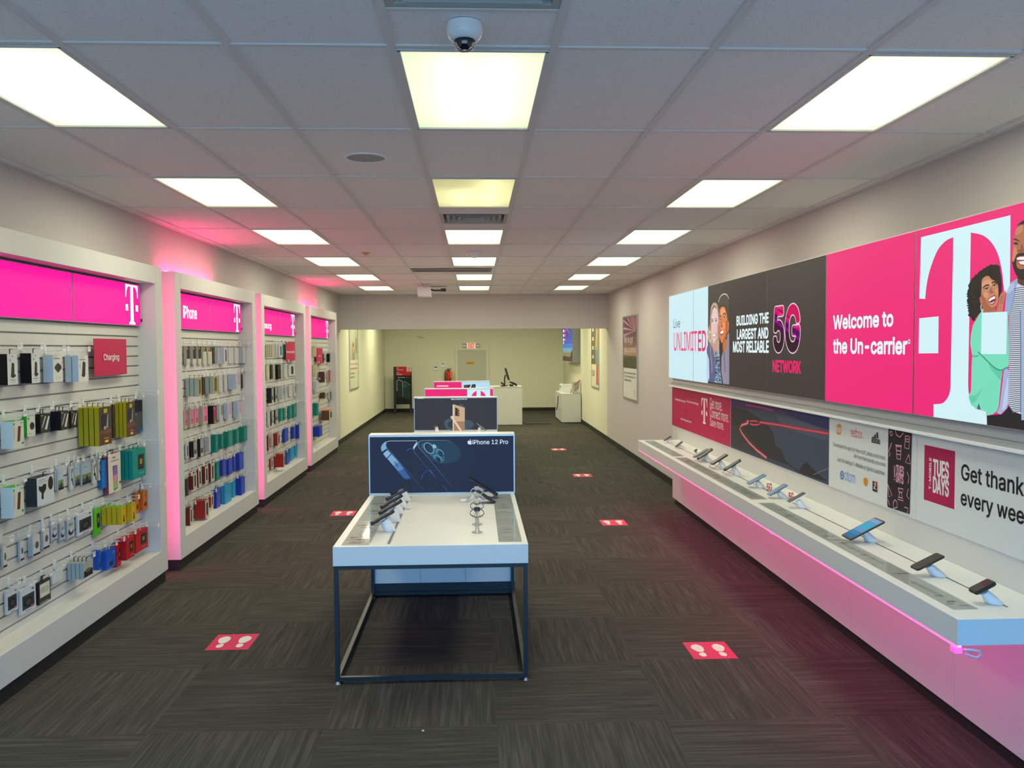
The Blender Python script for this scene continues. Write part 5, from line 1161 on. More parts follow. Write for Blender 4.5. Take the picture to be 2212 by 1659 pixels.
# ------------------------------------------------------------------ display tables down the middle
TZ = .826
def rod(mb, x0, x1, y0, y1, z0, z1): mb.box(x0, x1, y0, y1, z0, z1, black_m)
navy = [lit(24, 40, 72, .9), lit(34, 40, 52, .85)]
def table(x0, x1, yf, ys, idx, lb, slb):
    """open-framed table from yf back to the sign wall at ys"""
    t = thing('display_table', ((x0+x1)/2, (yf+ys)/2, 0), lb, 'display table', 'display tables down the middle')
    MB().box(x0, x1, yf, ys, TZ-.115, TZ, white, b=.002).build('table_top', t)
    r = .026; zt = TZ-.116; e = .004
    for x in (x0+e, x1-e-r):
        for y in (yf+e, ys-r):
            MB().box(x, x+r, y, y+r, .018, zt, black_m).build('leg', t)
            MB().cone((x+r/2, y+r/2, 0), (x+r/2, y+r/2, .018), .016, .008, chrome, n=12).build('foot', t)
    mb = MB()
    for z0, z1 in ((.018, .044), (zt-.022, zt)):
        mb.box(x0+e+r, x1-e-r, yf+e, yf+e+r, z0, z1, black_m).box(x0+e+r, x1-e-r, ys-r, ys, z0, z1, black_m)
        for x in (x0+e, x1-e-r): mb.box(x, x+r, yf+e+r, ys-r, z0, z1, black_m)
    mb.build('rail', t)
    b = thing('sign_cabinet', ((x0+x1)/2, ys+.09, 0), slb, 'display sign', 'lit signs standing behind the tables')
    MB().box(x0, x1, ys+.002, ys+.17, .02, .105, black_m).build('plinth', b)
    MB().box(x0, x1, ys+.012, ys+.17, .105, TZ, white).build('cabinet', b)
    w_ = (x1-x0-.07)/3
    for k in range(3): MB().box(x0+.035+k*w_+.002, x0+.035+(k+1)*w_-.002, ys+.001, ys+.012, .108, TZ-.12, white).build('door', b)
    MB().box(x0-.006, x1+.006, ys+.001, ys+.17, TZ, 1.305, white, b=.003).box(x0-.006, x1+.006, ys-.002, ys+.001, TZ+.001, 1.297, alu).build('sign_box', b)
    g = G('-y', ys-.0022); A0, A1, B0, B1 = x0+.004, x1-.004, TZ+.012, 1.288
    return t, b, g, A0, A1, B0, B1
# nearest: dark blue phone picture
X0, X1, YT, YG = -.847, .307, 4.985, 6.77
t, b, g, A0, A1, B0, B1 = table(X0, X1, YT, YG, 0, 'nearest white display table on an open black frame', 'navy lit sign with blue phone outlines standing behind the nearest table')
g.zoom = (700, 900, 4.8087)
nv = lambda r, g_, b_: lit(r, g_, b_, .9)
g.rect(A0, B0, A1, B1, nv(24, 40, 70))
g.poly([(648, 262), (700, 252), (965, 250), (920, 300), (935, 340), (1010, 430), (1290, 770), (1045, 770), (700, 380), (660, 330), (645, 290)], nv(26, 38, 66), px=True)
g.poly([(980, 258), (1040, 246), (1290, 250), (1400, 320), (1420, 420), (1330, 480), (1180, 480), (1100, 430), (1040, 370), (985, 300)], nv(28, 62, 88), px=True, sm=2)
g.poly([(1016, 292), (1040, 280), (1140, 284), (1180, 320), (1250, 420), (1230, 480), (1180, 470), (1120, 410), (1030, 330)], nv(44, 104, 128), px=True, sm=3)
lb_, lb2, lb3 = nv(124, 172, 214), nv(86, 132, 190), nv(52, 96, 158)
g.poly([(590, 322), (604, 288), (640, 256), (640, 300), (654, 330), (600, 366)], lb_, px=True)
g.poly([(614, 384), (658, 346), (696, 384), (648, 430)], nv(140, 184, 224), px=True); g.poly([(656, 434), (702, 390), (772, 466), (720, 510)], lb_, px=True)
g.poly([(720, 510), (772, 466), (830, 540), (770, 570)], lb2, px=True); g.poly([(770, 570), (830, 540), (900, 640), (826, 640)], lb3, px=True); g.poly([(826, 640), (900, 640), (860, 660)], nv(36, 64, 112), px=True)
g.line([(730, 470), (738, 466), (772, 512), (764, 520), (736, 486), (730, 470)], .004, nv(30, 50, 90), px=True)
g.line([(640, 290), (650, 262), (680, 252), (965, 250)], .004, nv(170, 206, 232), px=True); g.line([(640, 290), (652, 326), (700, 372), (860, 560), (1042, 770)], .0035, nv(110, 150, 196), px=True, taper=True)
g.poly([(924, 318), (940, 290), (968, 256), (968, 290), (930, 344)], nv(170, 204, 228), px=True)
g.line([(924, 326), (940, 370), (1020, 470), (1160, 640)], .004, nv(84, 122, 176), px=True, taper=True); g.line([(974, 280), (990, 256), (1030, 246), (1290, 246), (1350, 280)], .0035, nv(140, 190, 214), px=True, taper=True)
g.line([(974, 280), (986, 320), (1040, 380), (1160, 520), (1340, 740)], .0035, nv(120, 166, 206), px=True, taper=True)
def ring(u, v, ru, rv, m, wd, rot=.9, f=1.0, a0=0):
    c_, s_ = math.cos(rot), math.sin(rot)
    g.line([(u+ru*math.cos(t_)*c_-rv*math.sin(t_)*s_, v+ru*math.cos(t_)*s_+rv*math.sin(t_)*c_) for t_ in (a0+2*PI*f*k/24 for k in range(25))], wd, m, px=True)
g.epx(1090, 326, 62, 40, nv(22, 44, 70), rot=.9); ring(1090, 326, 62, 40, nv(130, 170, 204), .006); g.epx(1100, 334, 42, 26, nv(30, 56, 84), rot=.9); g.epx(1146, 308, 24, 17, nv(150, 190, 206), rot=.8)
ring(1205, 380, 46, 30, nv(118, 166, 196), .005, f=.55, a0=2.2); ring(1180, 440, 46, 30, nv(118, 166, 196), .005, f=.55, a0=2.2); g.epx(1214, 386, 32, 20, nv(24, 50, 78), rot=.9); g.epx(1190, 446, 32, 20, nv(24, 46, 74), rot=.9)
g.line([(862, 356), (884, 334), (912, 330), (960, 342)], .006, nv(44, 104, 196), px=True, taper=True); g.line([(1012, 648), (1024, 600), (1060, 566), (1100, 556), (1170, 560)], .005, nv(42, 92, 184), px=True, taper=True)
g.line([(1100, 556), (1130, 590), (1170, 640)], .004, nv(70, 120, 210), px=True, taper=True); g.line([(1230, 708), (1280, 766)], .003, nv(70, 110, 160), px=True)
wt = lit(206, 226, 240, 1); g.text('iPhone 12 Pro', 1541, 287, 1911, 236, wt, px=True, bold=.008)
g.poly([(1512, 252), (1524, 247), (1534, 254), (1529, 264), (1531, 273), (1536, 277), (1528, 288), (1520, 288), (1512, 285), (1504, 288), (1496, 280), (1491, 266), (1494, 252), (1503, 247)], wt, px=True, sm=3); g.poly([(1512, 244), (1516, 236), (1524, 233), (1522, 241)], wt, px=True, sm=2)
g.obj('lit_face', b)
# second: gold phone and pen
S0, S1 = -.86, .31
t, b, g, A0, A1, B0, B1 = table(S0, S1, 10.2, 12.0, 1, 'second white display table behind the nearest one', 'dark lit sign with gold phone and pen above the second table')
g.zoom = (720, 600, 5.0275); g.rect(A0, B0, A1, B1, lit(44, 50, 64, .9))
g.poly([(1205, 1580), (1230, 1540), (1300, 1520), (1300, 1545), (1250, 1570), (1250, 1620), (1300, 1640), (1300, 1660), (1230, 1640)], lit(66, 88, 98, .9), px=True, sm=3); g.poly([(1430, 1550), (1500, 1555), (1525, 1590), (1500, 1630), (1430, 1648)], lit(62, 84, 94, .9), px=True, sm=3)
g.poly([(1360, 1380), (1400, 1368), (1428, 1410), (1360, 1400)], lit(70, 86, 92, .9), px=True)
gold = lit(204, 172, 142, .95)
g.poly([(1297, 1378), (1312, 1376), (1428, 1412), (1428, 1700), (1297, 1700)], gold, px=True); g.poly([(1297, 1378), (1308, 1376), (1308, 1700), (1297, 1700)], lit(236, 214, 190, 1), px=True); g.poly([(1308, 1560), (1428, 1560), (1428, 1700), (1308, 1700)], lit(160, 128, 102, .95), px=True)
g.poly([(1322, 1406), (1366, 1426), (1370, 1504), (1322, 1500)], lit(84, 64, 54, .9), px=True)
for v in (1428, 1460, 1486): g.epx(1336, v, 9, 10, lit(20, 18, 20, 1)); g.epx(1358, v, 4, 5, lit(200, 180, 160, 1))
g.line([(1280, 1504), (1440, 1740)], .028, lit(226, 202, 178, 1), px=True)
g.text('SAMSUNG', 911, 1314, 983, 1302, lwh, px=True, bold=.02); g.text('Galaxy Note20 Ultra 5G', 1278, 1328, 1452, 1311, lwh, px=True, bold=.02)
g.obj('lit_face', b)
# third and fourth: magenta
t, b, g, A0, A1, B0, B1 = table(S0, S1, 12.75, 14.6, 2, 'third white display table, mostly hidden by the dark sign', 'magenta and white lit sign with giant logo, third in the row')
g.zoom = (720, 600, 5.0275); g.rect(A0, B0, A1, B1, lm)
c0, c1 = g.px(1453, 1250)[0], g.px(1703, 1250)[0]; g.rect(c0, B0, c1, B1, wl2 := lit(202, 234, 246, 1))
def lg(pts): g.poly([(c0+(c1-c0)*x, B1-(B1-B0)*y) for x, y in pts], lm)
lg([(.10, 1), (.10, .5), (.16, .3), (.27, .14), (.41, .06), (.41, 1)]); lg([(.59, 1), (.59, .06), (.73, .14), (.84, .3), (.90, .5), (.90, 1)])
g.obj('lit_face', b)
t, b, g, A0, A1, B0, B1 = table(S0, S1, 15.95, 17.75, 3, 'farthest white display table under the soffit, hidden by signs', 'magenta and pale blue lit sign reading INTRODUCING, farthest in the row')
g.zoom = (720, 600, 5.0275); g.rect(A0, B0, A1, B1, lm); g.rect(g.px(1393, 1150)[0], B0, A1, B1, lit(180, 222, 244, 1))
g.text('INTRODUCING', 1123, 1184, 1250, 1168, lwh, px=True, bold=.03)
g.poly([(1418, 1164), (1500, 1160), (1545, 1154), (1545, 1230), (1418, 1230)], lit(34, 36, 44, 1), px=True); g.line([(1482, 1200), (1500, 1162)], .02, lwh, px=True)
for u in (1432, 1450, 1524): g.epx(u, 1176, 7, 8, lit(90, 96, 110, 1))
g.obj('lit_face', b)

# what lies on the nearest table
acp = mat('pinkish_spec_paper', (.74, .62, .60), .45)
def tp(x, y, z=TZ): return P(700+x/4.8087, 900+y/4.8087, 'z', z)
a_, c_ = tp(163, 1328), tp(412, 1325)
spec(-.80, -.64, YT+.035, YT+.72, TZ, 'pinkish spec sheet at the left front of the nearest table', 11, 'spec sheets on the nearest table', 18, 0, acp)
spec(-.80, -.64, YT+.74, YG-.06, TZ, 'grey spec sheet at the left rear of the nearest table', 12, 'spec sheets on the nearest table', 16, 0)
spec(.135, .272, YT+.06, YG-.05, TZ, 'grey spec sheet with rows of prices along the right of the nearest table', 13, 'spec sheets on the nearest table', 10, 6)
one('acrylic_lip', MB().box(-.636, -.632, YT+.06, YG-.1, TZ, TZ+.06, acryl), 'low clear acrylic fence beside the left spec sheets', 'panel', (-.634, 5.8, TZ))
one('track_slot', MB().box(-.536, -.514, YT+.05, YG-.25, TZ, TZ+.0006, alu).box(-.528, -.522, YT+.06, YG-.26, TZ+.0006, TZ+.0008, trk), 'metal cable track running under the left phones', 'track', (-.525, 5.8, TZ))
TPH = [((700, 1196), (497, 1108), (716, 982), 'frontmost black phone on the left of the nearest table', 'k'), ((752, 1098), (580, 1002), (797, 876), 'second phone back on the left of the nearest table', 'k'),
       ((800, 1014), (596, 942), (803, 822), 'third phone back on the left of the nearest table', 'g'), ((835, 950), (652, 856), (845, 760), 'fourth phone back, dark blue, on the left of the nearest table', 'n'), ((866, 880), (700, 802), (876, 688), 'rearmost phone on the left of the nearest table', 'k')]
navy_b = mat('navy_metal', (.015, .03, .10), .3, .2)
for i, (bq, a, b, lb, kd) in enumerate(TPH):
    base = tp(*bq); y = base.y+.01; f = lambda q: P(700+q[0]/4.8087, 900+q[1]/4.8087, 'y', y)
    pa, pb = f(a), f(b); c = (pa+pb)/2; L = (pb-pa).length; ang = math.atan2(pb.z-pa.z, pb.x-pa.x)
    phone('display_phone', 'phone', c, ang, L, .075, .009, navy_b if kd == 'n' else black_p, scr_off, lb, 'phones on the nearest table', mat('white_lead', (.75, .76, .76), .4), clamp=True)
    hx, hz = c.x+math.sin(ang)*.025, c.z-math.cos(ang)*.025
    s_ = stand(base.x-.01, base.y+.02, TZ, hx, hz, 'white leaning stand under the %s' % lb.split(' on the')[0].split(', dark')[0], r0=.040, r1=.033, group='white stands on the nearest table')
for i, (a, b, W, bq, lb) in enumerate((((1508, 636), (1792, 808), .13, (1655, 800), 'dark tablet tilted right, rear of the nearest table'), ((1548, 738), (1768, 888), .10, (1600, 860), 'dark tablet tilted right, before the rearmost tablet'))):
    yy = YG-.22-.20*i; f = lambda q: P(700+q[0]/4.8087, 900+q[1]/4.8087, 'y', yy)
    pa, pb = f(a), f(b); c = (pa+pb)/2; L = (pb-pa).length; ang = math.atan2(pa.z-pb.z, pb.x-pa.x)
    phone('tablet', 'tablet', c, ang, L, W, .009, black_p, scr_off, lb, None, clamp=True, side=-1)
    stand(c.x-.075, yy, TZ, c.x-math.sin(ang)*.028, c.z-math.cos(ang)*.028, 'white stand under the %s' % lb.split(',')[0] + (' at the rear' if i == 0 else ' in front'), r0=.034, r1=.024, group='white stands on the nearest table')
clear_b = clear('clear_watch_stand', (.86, .88, .9), .2); strap_w = mat('white_strap', (.66, .66, .66), .5); strap_b = mat('black_strap', (.02, .02, .022), .5)
WX = .005
for i, (y, lb) in enumerate(((5.32, 'nearest smart watch with black strap looped on a clear post'), (5.56, 'second smart watch with black strap looped on a clear post'), (5.84, 'third smart watch with pale strap looped on a clear post'), (6.12, 'rearmost smart watch with pale strap looped on a clear post'))):
    t = thing('watch_stand', (WX, y, TZ), 'clear acrylic post under the %s' % lb.split(' with')[0], 'watch stand', 'clear watch posts on the nearest table')
    MB().lathe((WX, y, TZ), [(0, .0005), (.034, .0005), (.034, .006), (.014, .012), (.012, .10), (0, .10)], clear_b, n=20).build('post', t)
    t = thing('smart_watch', (WX, y, TZ+.10), lb, 'watch', 'smart watches on the nearest table')
    cy, cz = y, TZ+.125; sm_ = strap_b if i < 2 else strap_w
    pts = [(WX+.042*math.cos(q), cy-.005, cz+.026*math.sin(q)) for q in (PI*(.62+1.76*k/20) for k in range(21))]
    mb = MB(); n = len(pts)
    vs = [(x+dx*(x-WX), cy+dy, z+dx*(z-cz)) for dx in (0, .07) for (x, yy, z) in pts for dy in (-.011, .011)]; o = 2*n
    mb.add(vs, [(2*k, 2*k+1, 2*k+3, 2*k+2) for k in range(n-1)]+[(o+2*k, o+2*k+2, o+2*k+3, o+2*k+1) for k in range(n-1)]+[(2*k, 2*k+2, o+2*k+2, o+2*k) for k in range(n-1)]+[(2*k+1, o+2*k+1, o+2*k+3, 2*k+3) for k in range(n-1)], sm_)
    mb.build('strap', t)
    MB().slab(.038, .036, .010, .009, glass_b if i < 2 else grey_p, Matrix.Translation((WX, cy-.012, cz+.026)) @ Matrix.Rotation(.6, 4, 'X')).build('case', t)
p = tp(1452, 884); t = thing('earbud_case', p, 'white earbud case and lead left of the small tablet', 'earbud case')
MB().slab(.055, .045, .022, .016, white_p, Matrix.Translation((p.x, p.y, TZ+.012))).build('case', t)
MB().tube([(p.x+.02, p.y, TZ+.01), (p.x+.05, p.y+.03, TZ+.02), (p.x+.09, p.y+.01, TZ+.004), (p.x+.14, p.y+.03, TZ+.004)], .003, white_p).build('lead', t)
for i, (x, y, lb) in enumerate(((895, 838, 'small clear tag behind the rearmost left phone'), (870, 965, 'small clear tag right of the third left phone'))):
    p = tp(x, y); one('table_tag', MB().box(p.x-.016, p.x+.016, p.y-.014, p.y+.014, TZ, TZ+.003, clear_b).box(p.x-.012, p.x+.012, p.y-.01, p.y+.01, TZ+.003, TZ+.0034, paper), lb, 'tag', p)
# the dark phone left and the wire stand right on the second table
for (a, b, bq, lb, sd) in (((1048, 1648), (1165, 1570), (1140, 1672), 'dark phone on the left of the second table', 1), ((1560, 1584), (1650, 1648), (1610, 1676), 'pale phone holder on the right of the second table', -1)):
    yy = 11.3; f = lambda q: P(720+q[0]/5.0275, 600+q[1]/5.0275, 'y', yy)
    pa, pb = f(a), f(b); c = (pa+pb)/2; L = max((pb-pa).length, .15); ang = abs(math.atan2(pb.z-pa.z, pb.x-pa.x))
    phone('display_phone', 'phone', c, ang, L, .075, .009, black_p if sd == 1 else grey_p, scr_off, lb, 'phones on the second table', None, clamp=True, side=sd)
    stand(c.x+.03*sd, yy, TZ, c.x+math.sin(ang)*.026*sd, c.z-math.cos(ang)*.026, 'white leaning stand under the %s' % lb.split(' on the')[0], r0=.036, r1=.022, group='white stands on the second table')

# ------------------------------------------------------------------ back of the shop
t = thing('service_counter', (.78, 22.4, 0), 'plain white service counter right of the display signs', 'counter')
MB().box(.30, 1.225, 22.0, 22.75, .0, .965, white_m).build('body', t); MB().box(.295, 1.23, 21.99, 22.76, .966, .99, white_m, b=.003).build('counter_top', t)
CZ = .99
def bk(u, v, y): return P(u, v, 'y', y)
yy = 22.35
a, b, c = bk(1090, 832, yy), bk(1095, 797, yy), bk(1100, 817, yy)
t = thing('monitor', (a.x, yy, CZ), 'black monitor seen from the side on the white counter', 'monitor')
MB().box(a.x-.09, a.x+.09, yy-.12, yy+.12, CZ, CZ+.015, black_p).build('base', t); MB().tube([(a.x, yy, CZ+.015), (a.x, yy, CZ+.22), (a.x+.03, yy, CZ+.30)], .018, black_p).build('neck', t)
Mm = Matrix.Translation((a.x+.065, yy, CZ+.32)) @ Matrix.Rotation(-.28, 4, 'Y'); MB().box(-.02, .02, -.24, .24, -.16, .16, black_p, M=Mm).build('screen_case', t); MB().box(.0205, .022, -.225, .225, -.145, .145, glass_b, M=Mm).build('screen', t)
t = thing('card_terminal', (a.x-.06, yy-.2, CZ), 'black card terminal left of the monitor on the counter', 'card terminal')
MB().box(-.05, .05, -.06, .06, -.02, .02, black_p, M=Matrix.Translation((a.x-.06, yy-.2, CZ+.075)) @ Matrix.Rotation(.7, 4, 'Y')).build('body', t); MB().box(a.x-.11, a.x-.01, yy-.25, yy-.15, CZ, CZ+.03, black_p).build('foot', t)
t = thing('desk_phone', (a.x+.22, yy-.15, CZ), 'black desk telephone with sloping keypad right of the monitor', 'telephone')
MB().box(-.11, .11, -.09, .09, -.016, .016, black_p, M=Matrix.Translation((a.x+.22, yy-.15, CZ+.07)) @ Matrix.Rotation(.5, 4, 'Y')).build('body', t); MB().box(a.x+.12, a.x+.22, yy-.22, yy-.08, CZ, CZ+.05, black_p).build('foot', t)
MB().tube([(a.x+.14, yy-.24, CZ+.115), (a.x+.22, yy-.25, CZ+.1), (a.x+.31, yy-.24, CZ+.045)], .02, black_p).build('handset', t)
one('floor_mat', MB().box(1.29, 2.0, 22.05, 23.6, .0005, .012, kickm).box(1.33, 1.96, 22.1, 22.5, .012, .016, black_p), 'dark ribbed floor mat right of the white counter', 'mat', (1.6, 22.8, 0))
LX0, LX1, LY0, LY1, LZ = 2.285, 2.80, 22.3, 24.0, .775
t = thing('locker_cabinet', (2.54, 23.1, 0), 'low white cabinet with rows of small doors against right wall', 'cabinet')
MB().box(LX0+.014, LX1, LY0, LY1, .02, LZ-.02, white_m).build('body', t); MB().box(LX0, LX1, LY0-.006, LY1, LZ-.02, LZ, white_m, b=.003).build('cabinet_top', t)
for k in range(4):
    for r_ in range(2):
        y0 = LY0+.006+k*(LY1-LY0)/4; z0 = .03+r_*.36
        d = MB().box(LX0, LX0+.0135, y0, y0+(LY1-LY0)/4-.008, z0, z0+.35, white_m, b=.002).build('door', t)
        MB().cone((LX0-.02, y0+.06, z0+.31), (LX0, y0+.06, z0+.31), .013, .010, chrome, n=10).build('knob', d)
t = thing('printer', (2.5, 23.4, LZ), 'white printer on the low cabinet by the right wall', 'printer')
MB().box(2.36, 2.66, 23.1, 23.6, LZ+.0005, LZ+.22, white_p, b=.015).build('body', t); MB().box(2.40, 2.62, 23.15, 23.5, LZ+.2205, LZ+.225, grey_p).build('paper_tray', t); MB().box(2.345, 2.36, 23.2, 23.3, LZ+.12, LZ+.18, grey_p).build('panel', t)
t = thing('brochure_rack', (2.71, 22.45, LZ), 'tiered rack of pink brochures on the near end of the low cabinet', 'brochure rack')
MB().box(2.60, 2.80, 22.34, 22.62, LZ+.0005, LZ+.012, clear_b).box(2.60, 2.80, 22.62, 22.63, LZ, LZ+.3, clear_b).build('stand', t)
for k in range(5):
    mm = Matrix.Translation((2.63+.036*k, 22.42+.03*k, LZ+.145+.022*k)) @ Matrix.Rotation(.16, 4, 'Y')
    one('brochure', MB().box(-.004, .004, -.05, .05, -.13, .13, prt(176, 150, 150), M=mm).box(-.0045, .0045, -.05, .05, .06, .131, prt(180, 70, 84), M=mm), 'pink topped brochure, %s from the left in the tiered rack' % ORD[k], 'brochure', mm.translation, 'brochures in the rack')
one('headset_lead', MB().tube([(2.57, 22.6, LZ+.004), (2.55, 22.55, LZ+.03), (2.57, 22.5, LZ+.06), (2.55, 22.48, LZ+.09), (2.58, 22.46, LZ+.11)], .008, black_p), 'curled black lead between printer and brochures', 'cable', (2.57, 22.6, LZ))
one('hanging_lead', MB().tube([(LX0-.03, 22.95, .68), (LX0-.035, 22.9, .60), (LX0-.03, 22.95, .52), (LX0-.05, 22.92, .40), (LX0-.08, 22.9, .30)], .012, black_p), 'black lead hanging down the doors of the low cabinet', 'cable', (LX0-.03, 22.95, .6))
# lit box on the right wall
t = thing('wall_screen', (2.72, 23.8, 1.6), 'deep lit box with evening mountain picture high on the right wall', 'sign')
MB().box(2.615, XR-.001, 22.6, 25.1, 1.60, 2.62, grey_p).build('case', t)
g = G('-x', 2.6145, zoom=(1050, 600, 5.0286))
A0, A1 = -25.08, -22.62; zz = lambda f: 1.62+(2.6-1.62)*f
for k, c_ in enumerate(((86, 70, 58), (150, 140, 90), (120, 170, 190), (80, 128, 200), (70, 96, 190), (66, 84, 176), (64, 74, 160), (70, 66, 150))):
    g.rect(A0, zz(k/8), A1, zz((k+1)/8), lit(*c_, .9), hold=k > 0)
g.poly([(A0, zz(0)), (A0+.5, zz(.16)), (A0+.9, zz(.10)), (A0+1.3, zz(.14)), (A1-.7, zz(.06)), (A1-.3, zz(.26)), (A1, zz(.34)), (A1, zz(0))], lit(84, 64, 50, .9))
g.line([(A0+.8, zz(1)), (A0+1.9, zz(.76))], .05, lit(220, 120, 190, .9), taper=True)
for k in range(3):
    g.rect(A0+.1, zz(.84-.13*k), A0+.45, zz(.92-.13*k), lwh); g.rect(A0+.55, zz(.84-.13*k), A0+.9, zz(.92-.13*k), lit(230, 60, 120, .95))
g.rect(A0+.1, zz(.5), A0+.35, zz(.55), lwh)
g.obj('lit_face', t)
# floor-standing dark poster
yy = 26.2; p0, p1 = P(851, 893, 'y', yy), P(889, 792, 'y', yy)
t = thing('poster_stand', ((p0.x+p1.x)/2, yy, 0), 'tall black poster stand with maroon top at the back left corner', 'poster stand')
PT = p1.z
for x in (p0.x, p1.x-.07): MB().box(x, x+.07, yy, yy+.05, 0, PT, black_p).box(x, x+.07, yy-.15, yy+.2, 0, .03, black_p).build('upright', t)
MB().box(p0.x+.07, p1.x-.07, yy, yy+.05, .37, PT, black_p).build('panel', t)
g = G('-y', yy-.001, zoom=(720, 600, 5.0275))
g.rpx(684, 1375, 846, 966, prt(14, 16, 16)); g.rpx(684, 1062, 840, 966, prt(176, 26, 44)); g.rpx(797, 1020, 847, 960, prt(206, 192, 176))
for x0, y0, x1, y1, tx in ((688, 988, 714, 976, 'Only'), (688, 1006, 760, 992, 'iPhone 12 Pro'), (688, 1038, 714, 1026, 'Only'), (688, 1056, 750, 1042, '5G Network')): g.text(tx, x0, y0, x1, y1, prt(226, 196, 196), px=True, bold=.01)
g.text('iPhone 12 Pro', 700, 1088, 776, 1076, prt(200, 200, 200), px=True); g.text('Blue', 786, 1088, 824, 1076, prt(90, 110, 120), px=True)
for k in range(4): g.rpx(806, 974+12*k+5, 838, 974+12*k, prt(170, 60, 60))
g.line([(692, 1230), (692, 1120), (708, 1104), (750, 1126), (754, 1210)], .02, prt(150, 168, 172), px=True); g.line([(754, 1290), (754, 1136), (770, 1122), (836, 1166)], .02, prt(96, 124, 130), px=True)
g.poly([(694, 1130), (710, 1110), (748, 1130), (750, 1300), (696, 1300)], prt(26, 36, 38), px=True); g.poly([(760, 1140), (834, 1170), (834, 1330), (760, 1300)], prt(30, 48, 52), px=True)
for u, v in ((774, 1150), (790, 1170), (772, 1180)): g.epx(u, v, 9, 11, prt(80, 110, 110)); g.epx(u, v, 5, 7, prt(12, 16, 18))
g.obj('printed_face', t)

# framed posters on the side walls
def wall_poster(side, y0, y1, z0, z1, lb):
    x = XR if side > 0 else XL; t = thing('framed_poster', (x, (y0+y1)/2, z0), lb, 'poster'); s_ = -side
    xa, xb = x+s_*.001, x+s_*.022
    mb = MB()
    for a, b, c, d in ((y0, y1, z0, z0+.03), (y0, y1, z1-.03, z1), (y0, y0+.035, z0+.03, z1-.03), (y1-.035, y1, z0+.03, z1-.03)): mb.box(xa, xb, a, b, c, d, alu)
    mb.build('frame', t); MB().box(xa, x+s_*.012, y0+.035, y1-.035, z0+.03, z1-.03, white_p).build('backing', t)
    g = G('-x' if side > 0 else '+x', x+s_*.0125)
    return t, g, (-y1+.035 if side > 0 else y0+.035), (-y0-.035 if side > 0 else y1-.035), z0+.03, z1-.03
t, g, A0, A1, B0, B1 = wall_poster(1, 14.53, 15.95, 1.04, 2.57, 'silver framed poster reading We\'ve got you covered on the right wall')
H = B1-B0; Wd = A1-A0; g.rect(A0, B0, A1, B1, prt(222, 220, 212)); hz = B0+H*.37
for k, c_ in enumerate(((96, 82, 62), (110, 96, 72), (176, 142, 112), (150, 108, 104), (128, 92, 100), (112, 84, 96), (104, 80, 94), (96, 76, 92))):
    g.rect(A0, hz+(B1-hz)*k/8, A1, hz+(B1-hz)*(k+1)/8, prt(*c_), hold=k > 0)
g.poly([(A0, hz), (A0, hz+.18), (A0+Wd*.4, hz+.21), (A1, hz+.19), (A1, hz)], prt(84, 78, 60))
for k in range(11):
    q = -.1+k*.21; ex, ey = A1-.15, hz+(B1-hz)*.72
    dx, dy = -math.cos(q), math.sin(q)*.55; l_ = min((A0-ex)/dx if dx < 0 else (A1-ex)/dx, (B1-ey)/dy if dy > 0 else 9, 1.6)
    g.line([(ex+dx*l_, ey+dy*l_), (ex, ey)], .045, prt(206, 140, 158), taper=True)
g.text("We've got", A0+.10, B0+H*.66, A0+Wd*.72, B0+H*.765, prt(236, 222, 222), bold=.006); g.text('you covered', A0+.10, B0+H*.545, A1-.08, B0+H*.645, prt(236, 222, 222), bold=.006)
for k, tx in enumerate(('Sprint customers get access', 'to more coverage from our', 'T-Mobile network')): g.text(tx, A0+.10, B0+H*(.295-.045*k), A1-(.12 if k < 2 else .55), B0+H*(.325-.045*k), prt(120, 116, 112))
g.text('T-Mobile', A1-.26, B0+H*.04, A1-.18, B0+H*.12, prt(200, 130, 140), rot90=True)
g.obj('printed_sheet', t)
t, g, A0, A1, B0, B1 = wall_poster(1, 19.1, 20.3, 1.045, 2.75, 'silver framed dark poster with red stripe behind the soffit, right wall')
H = B1-B0; Wd = A1-A0; g.rect(A0, B0, A1, B1, prt(214, 210, 190)); g.rect(A0, B0+H*.32, A1, B1, prt(104, 96, 74)); g.rect(A0+Wd*.55, B0+H*.32, A1, B0+H*.55, prt(120, 140, 146)); g.poly([(A0+Wd*.5, B0+H*.55), (A0+Wd*.7, B0+H*.95), (A1-.1, B0+H*.95), (A1-.1, B0+H*.55)], prt(180, 150, 110))
g.rect(A0+Wd*.66, B0+.06, A1-.08, B0+H*.32, prt(206, 96, 70)); g.rect(A0, B0+H*.53, A1, B0+H*.535, prt(190, 186, 160))
for k in range(4): g.rect(A0+.1, B0+H*(.40+.13*k), A0+.35, B0+H*(.45+.13*k), prt(206, 200, 180))
for k in range(4): g.rect(A0+.08, B0+H*(.22-.022*k), A0+.5, B0+H*(.23-.022*k), prt(130, 124, 108))
g.obj('printed_sheet', t)
t, g, A0, A1, B0, B1 = wall_poster(-1, 19.25, 20.66, 1.05, 2.75, 'framed pale poster with red and grey lettering on the left wall')
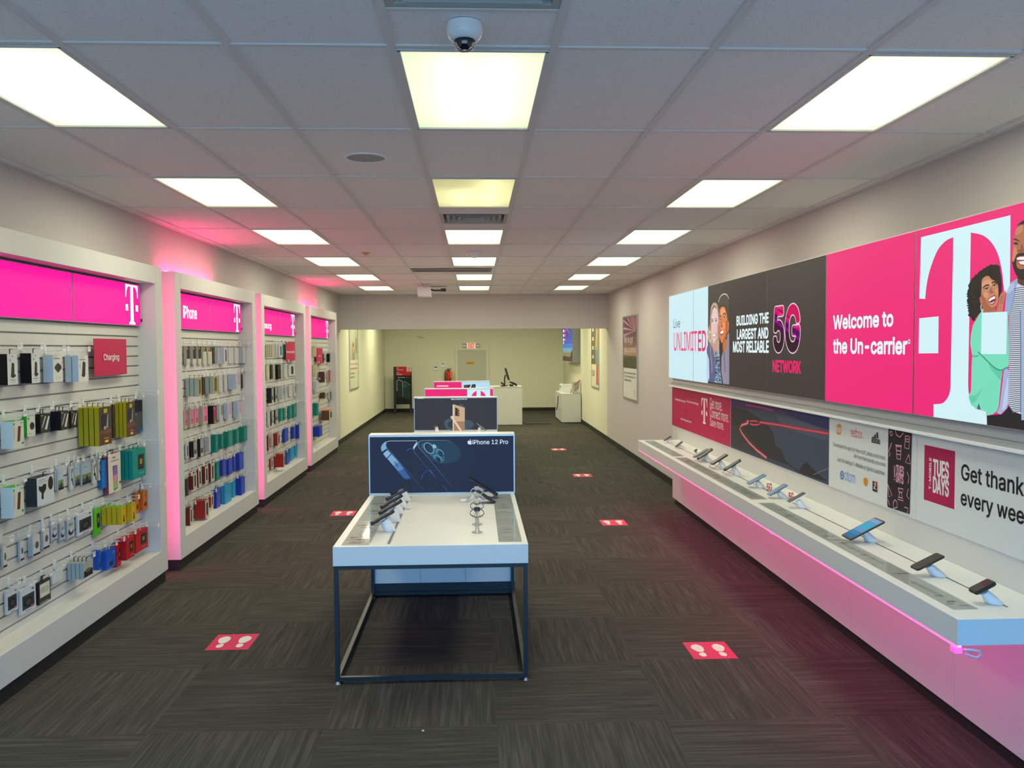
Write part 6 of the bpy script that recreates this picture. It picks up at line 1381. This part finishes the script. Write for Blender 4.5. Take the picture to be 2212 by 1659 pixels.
H = B1-B0; Wd = A1-A0; g.rect(A0, B0, A1, B1, prt(206, 204, 182)); g.rect(A0, B0+H*.40, A1, B1, prt(176, 176, 156)); g.poly([(A0+Wd*.3, B0+H*.40), (A0+Wd*.3, B0+H*.62), (A0+Wd*.5, B0+H*.66), (A0+Wd*.62, B0+H*.5), (A0+Wd*.6, B0+H*.40)], prt(150, 132, 112)); g.ell(A0+Wd*.45, B0+H*.55, .12, .1, prt(196, 146, 110)); g.ell(A0+Wd*.45, B0+H*.62, .11, .06, prt(120, 112, 92)); g.ell(A0+Wd*.8, B0+H*.6, .16, .2, prt(140, 138, 118))
for k, c_ in enumerate(((206, 120, 96), (206, 120, 96))): g.text(('Connecting', 'Americans')[k], A0+.10, B0+H*(.325-.06*k), A1-.14, B0+H*(.36-.06*k), prt(*c_), bold=.008)
for k in range(2): g.text(('It starts', 'with us')[k], A0+.10, B0+H*(.20-.05*k), A0+Wd*.55, B0+H*(.23-.05*k), prt(130, 126, 106), bold=.008)
g.obj('printed_sheet', t)

# ------------------------------------------------------------------ footprint stickers on the carpet
stk = prt(214, 36, 88); foot_w = prt(226, 220, 216)
FLIP = 0
for i, (u, v, fl, lb) in enumerate(((503, 1387, 0, 'pink footprint floor sticker nearest on the left of the table'), (742, 1109, 0, 'pink footprint floor sticker beside the left rear of the nearest table'), (1533, 1405, 1, 'pink footprint floor sticker nearest on the right'),
                                    (1325, 1129, 1, 'second pink footprint floor sticker along the right aisle'), (1258, 1027, 1, 'third pink footprint floor sticker along the right aisle'), (1207, 971, 1, 'farthest pink footprint floor sticker along the right aisle'))):
    c = P(u, v, 'z', 0); w_, l_ = .285, .31
    t = thing('floor_sticker', (c.x, c.y, 0), lb, 'floor sticker', 'pink footprint stickers')
    MB().box(c.x-w_/2, c.x+w_/2, c.y-l_/2, c.y+l_/2, .0005, .0018, stk).build('sheet', t)
    for s_ in (-1, 1):
        g = G('+z', .002); sg = 1 if not fl else -1
        cx = c.x+s_*.066; k_ = sg
        L_ = lambda pts: [(cx+x*s_, c.y+y*(1 if not fl else 1)) for x, y in pts]
        g.poly(L_([(-.020, -.02), (-.034, .03), (-.030, .08), (.0, .112), (.034, .09), (.044, .045), (.03, .0), (.012, -.028)]), foot_w, sm=4)
        g.poly(L_([(-.016, -.04), (.014, -.048), (.024, -.075), (.014, -.108), (-.006, -.112), (-.022, -.09)]), foot_w, sm=4)
        g.obj('footprint', t)
one('paper_scrap', MB().box(-.292, -.280, 4.345, 4.353, .0005, .005, white_p), 'tiny white scrap lying on the carpet before the table', 'scrap', (-.29, 4.35, 0))
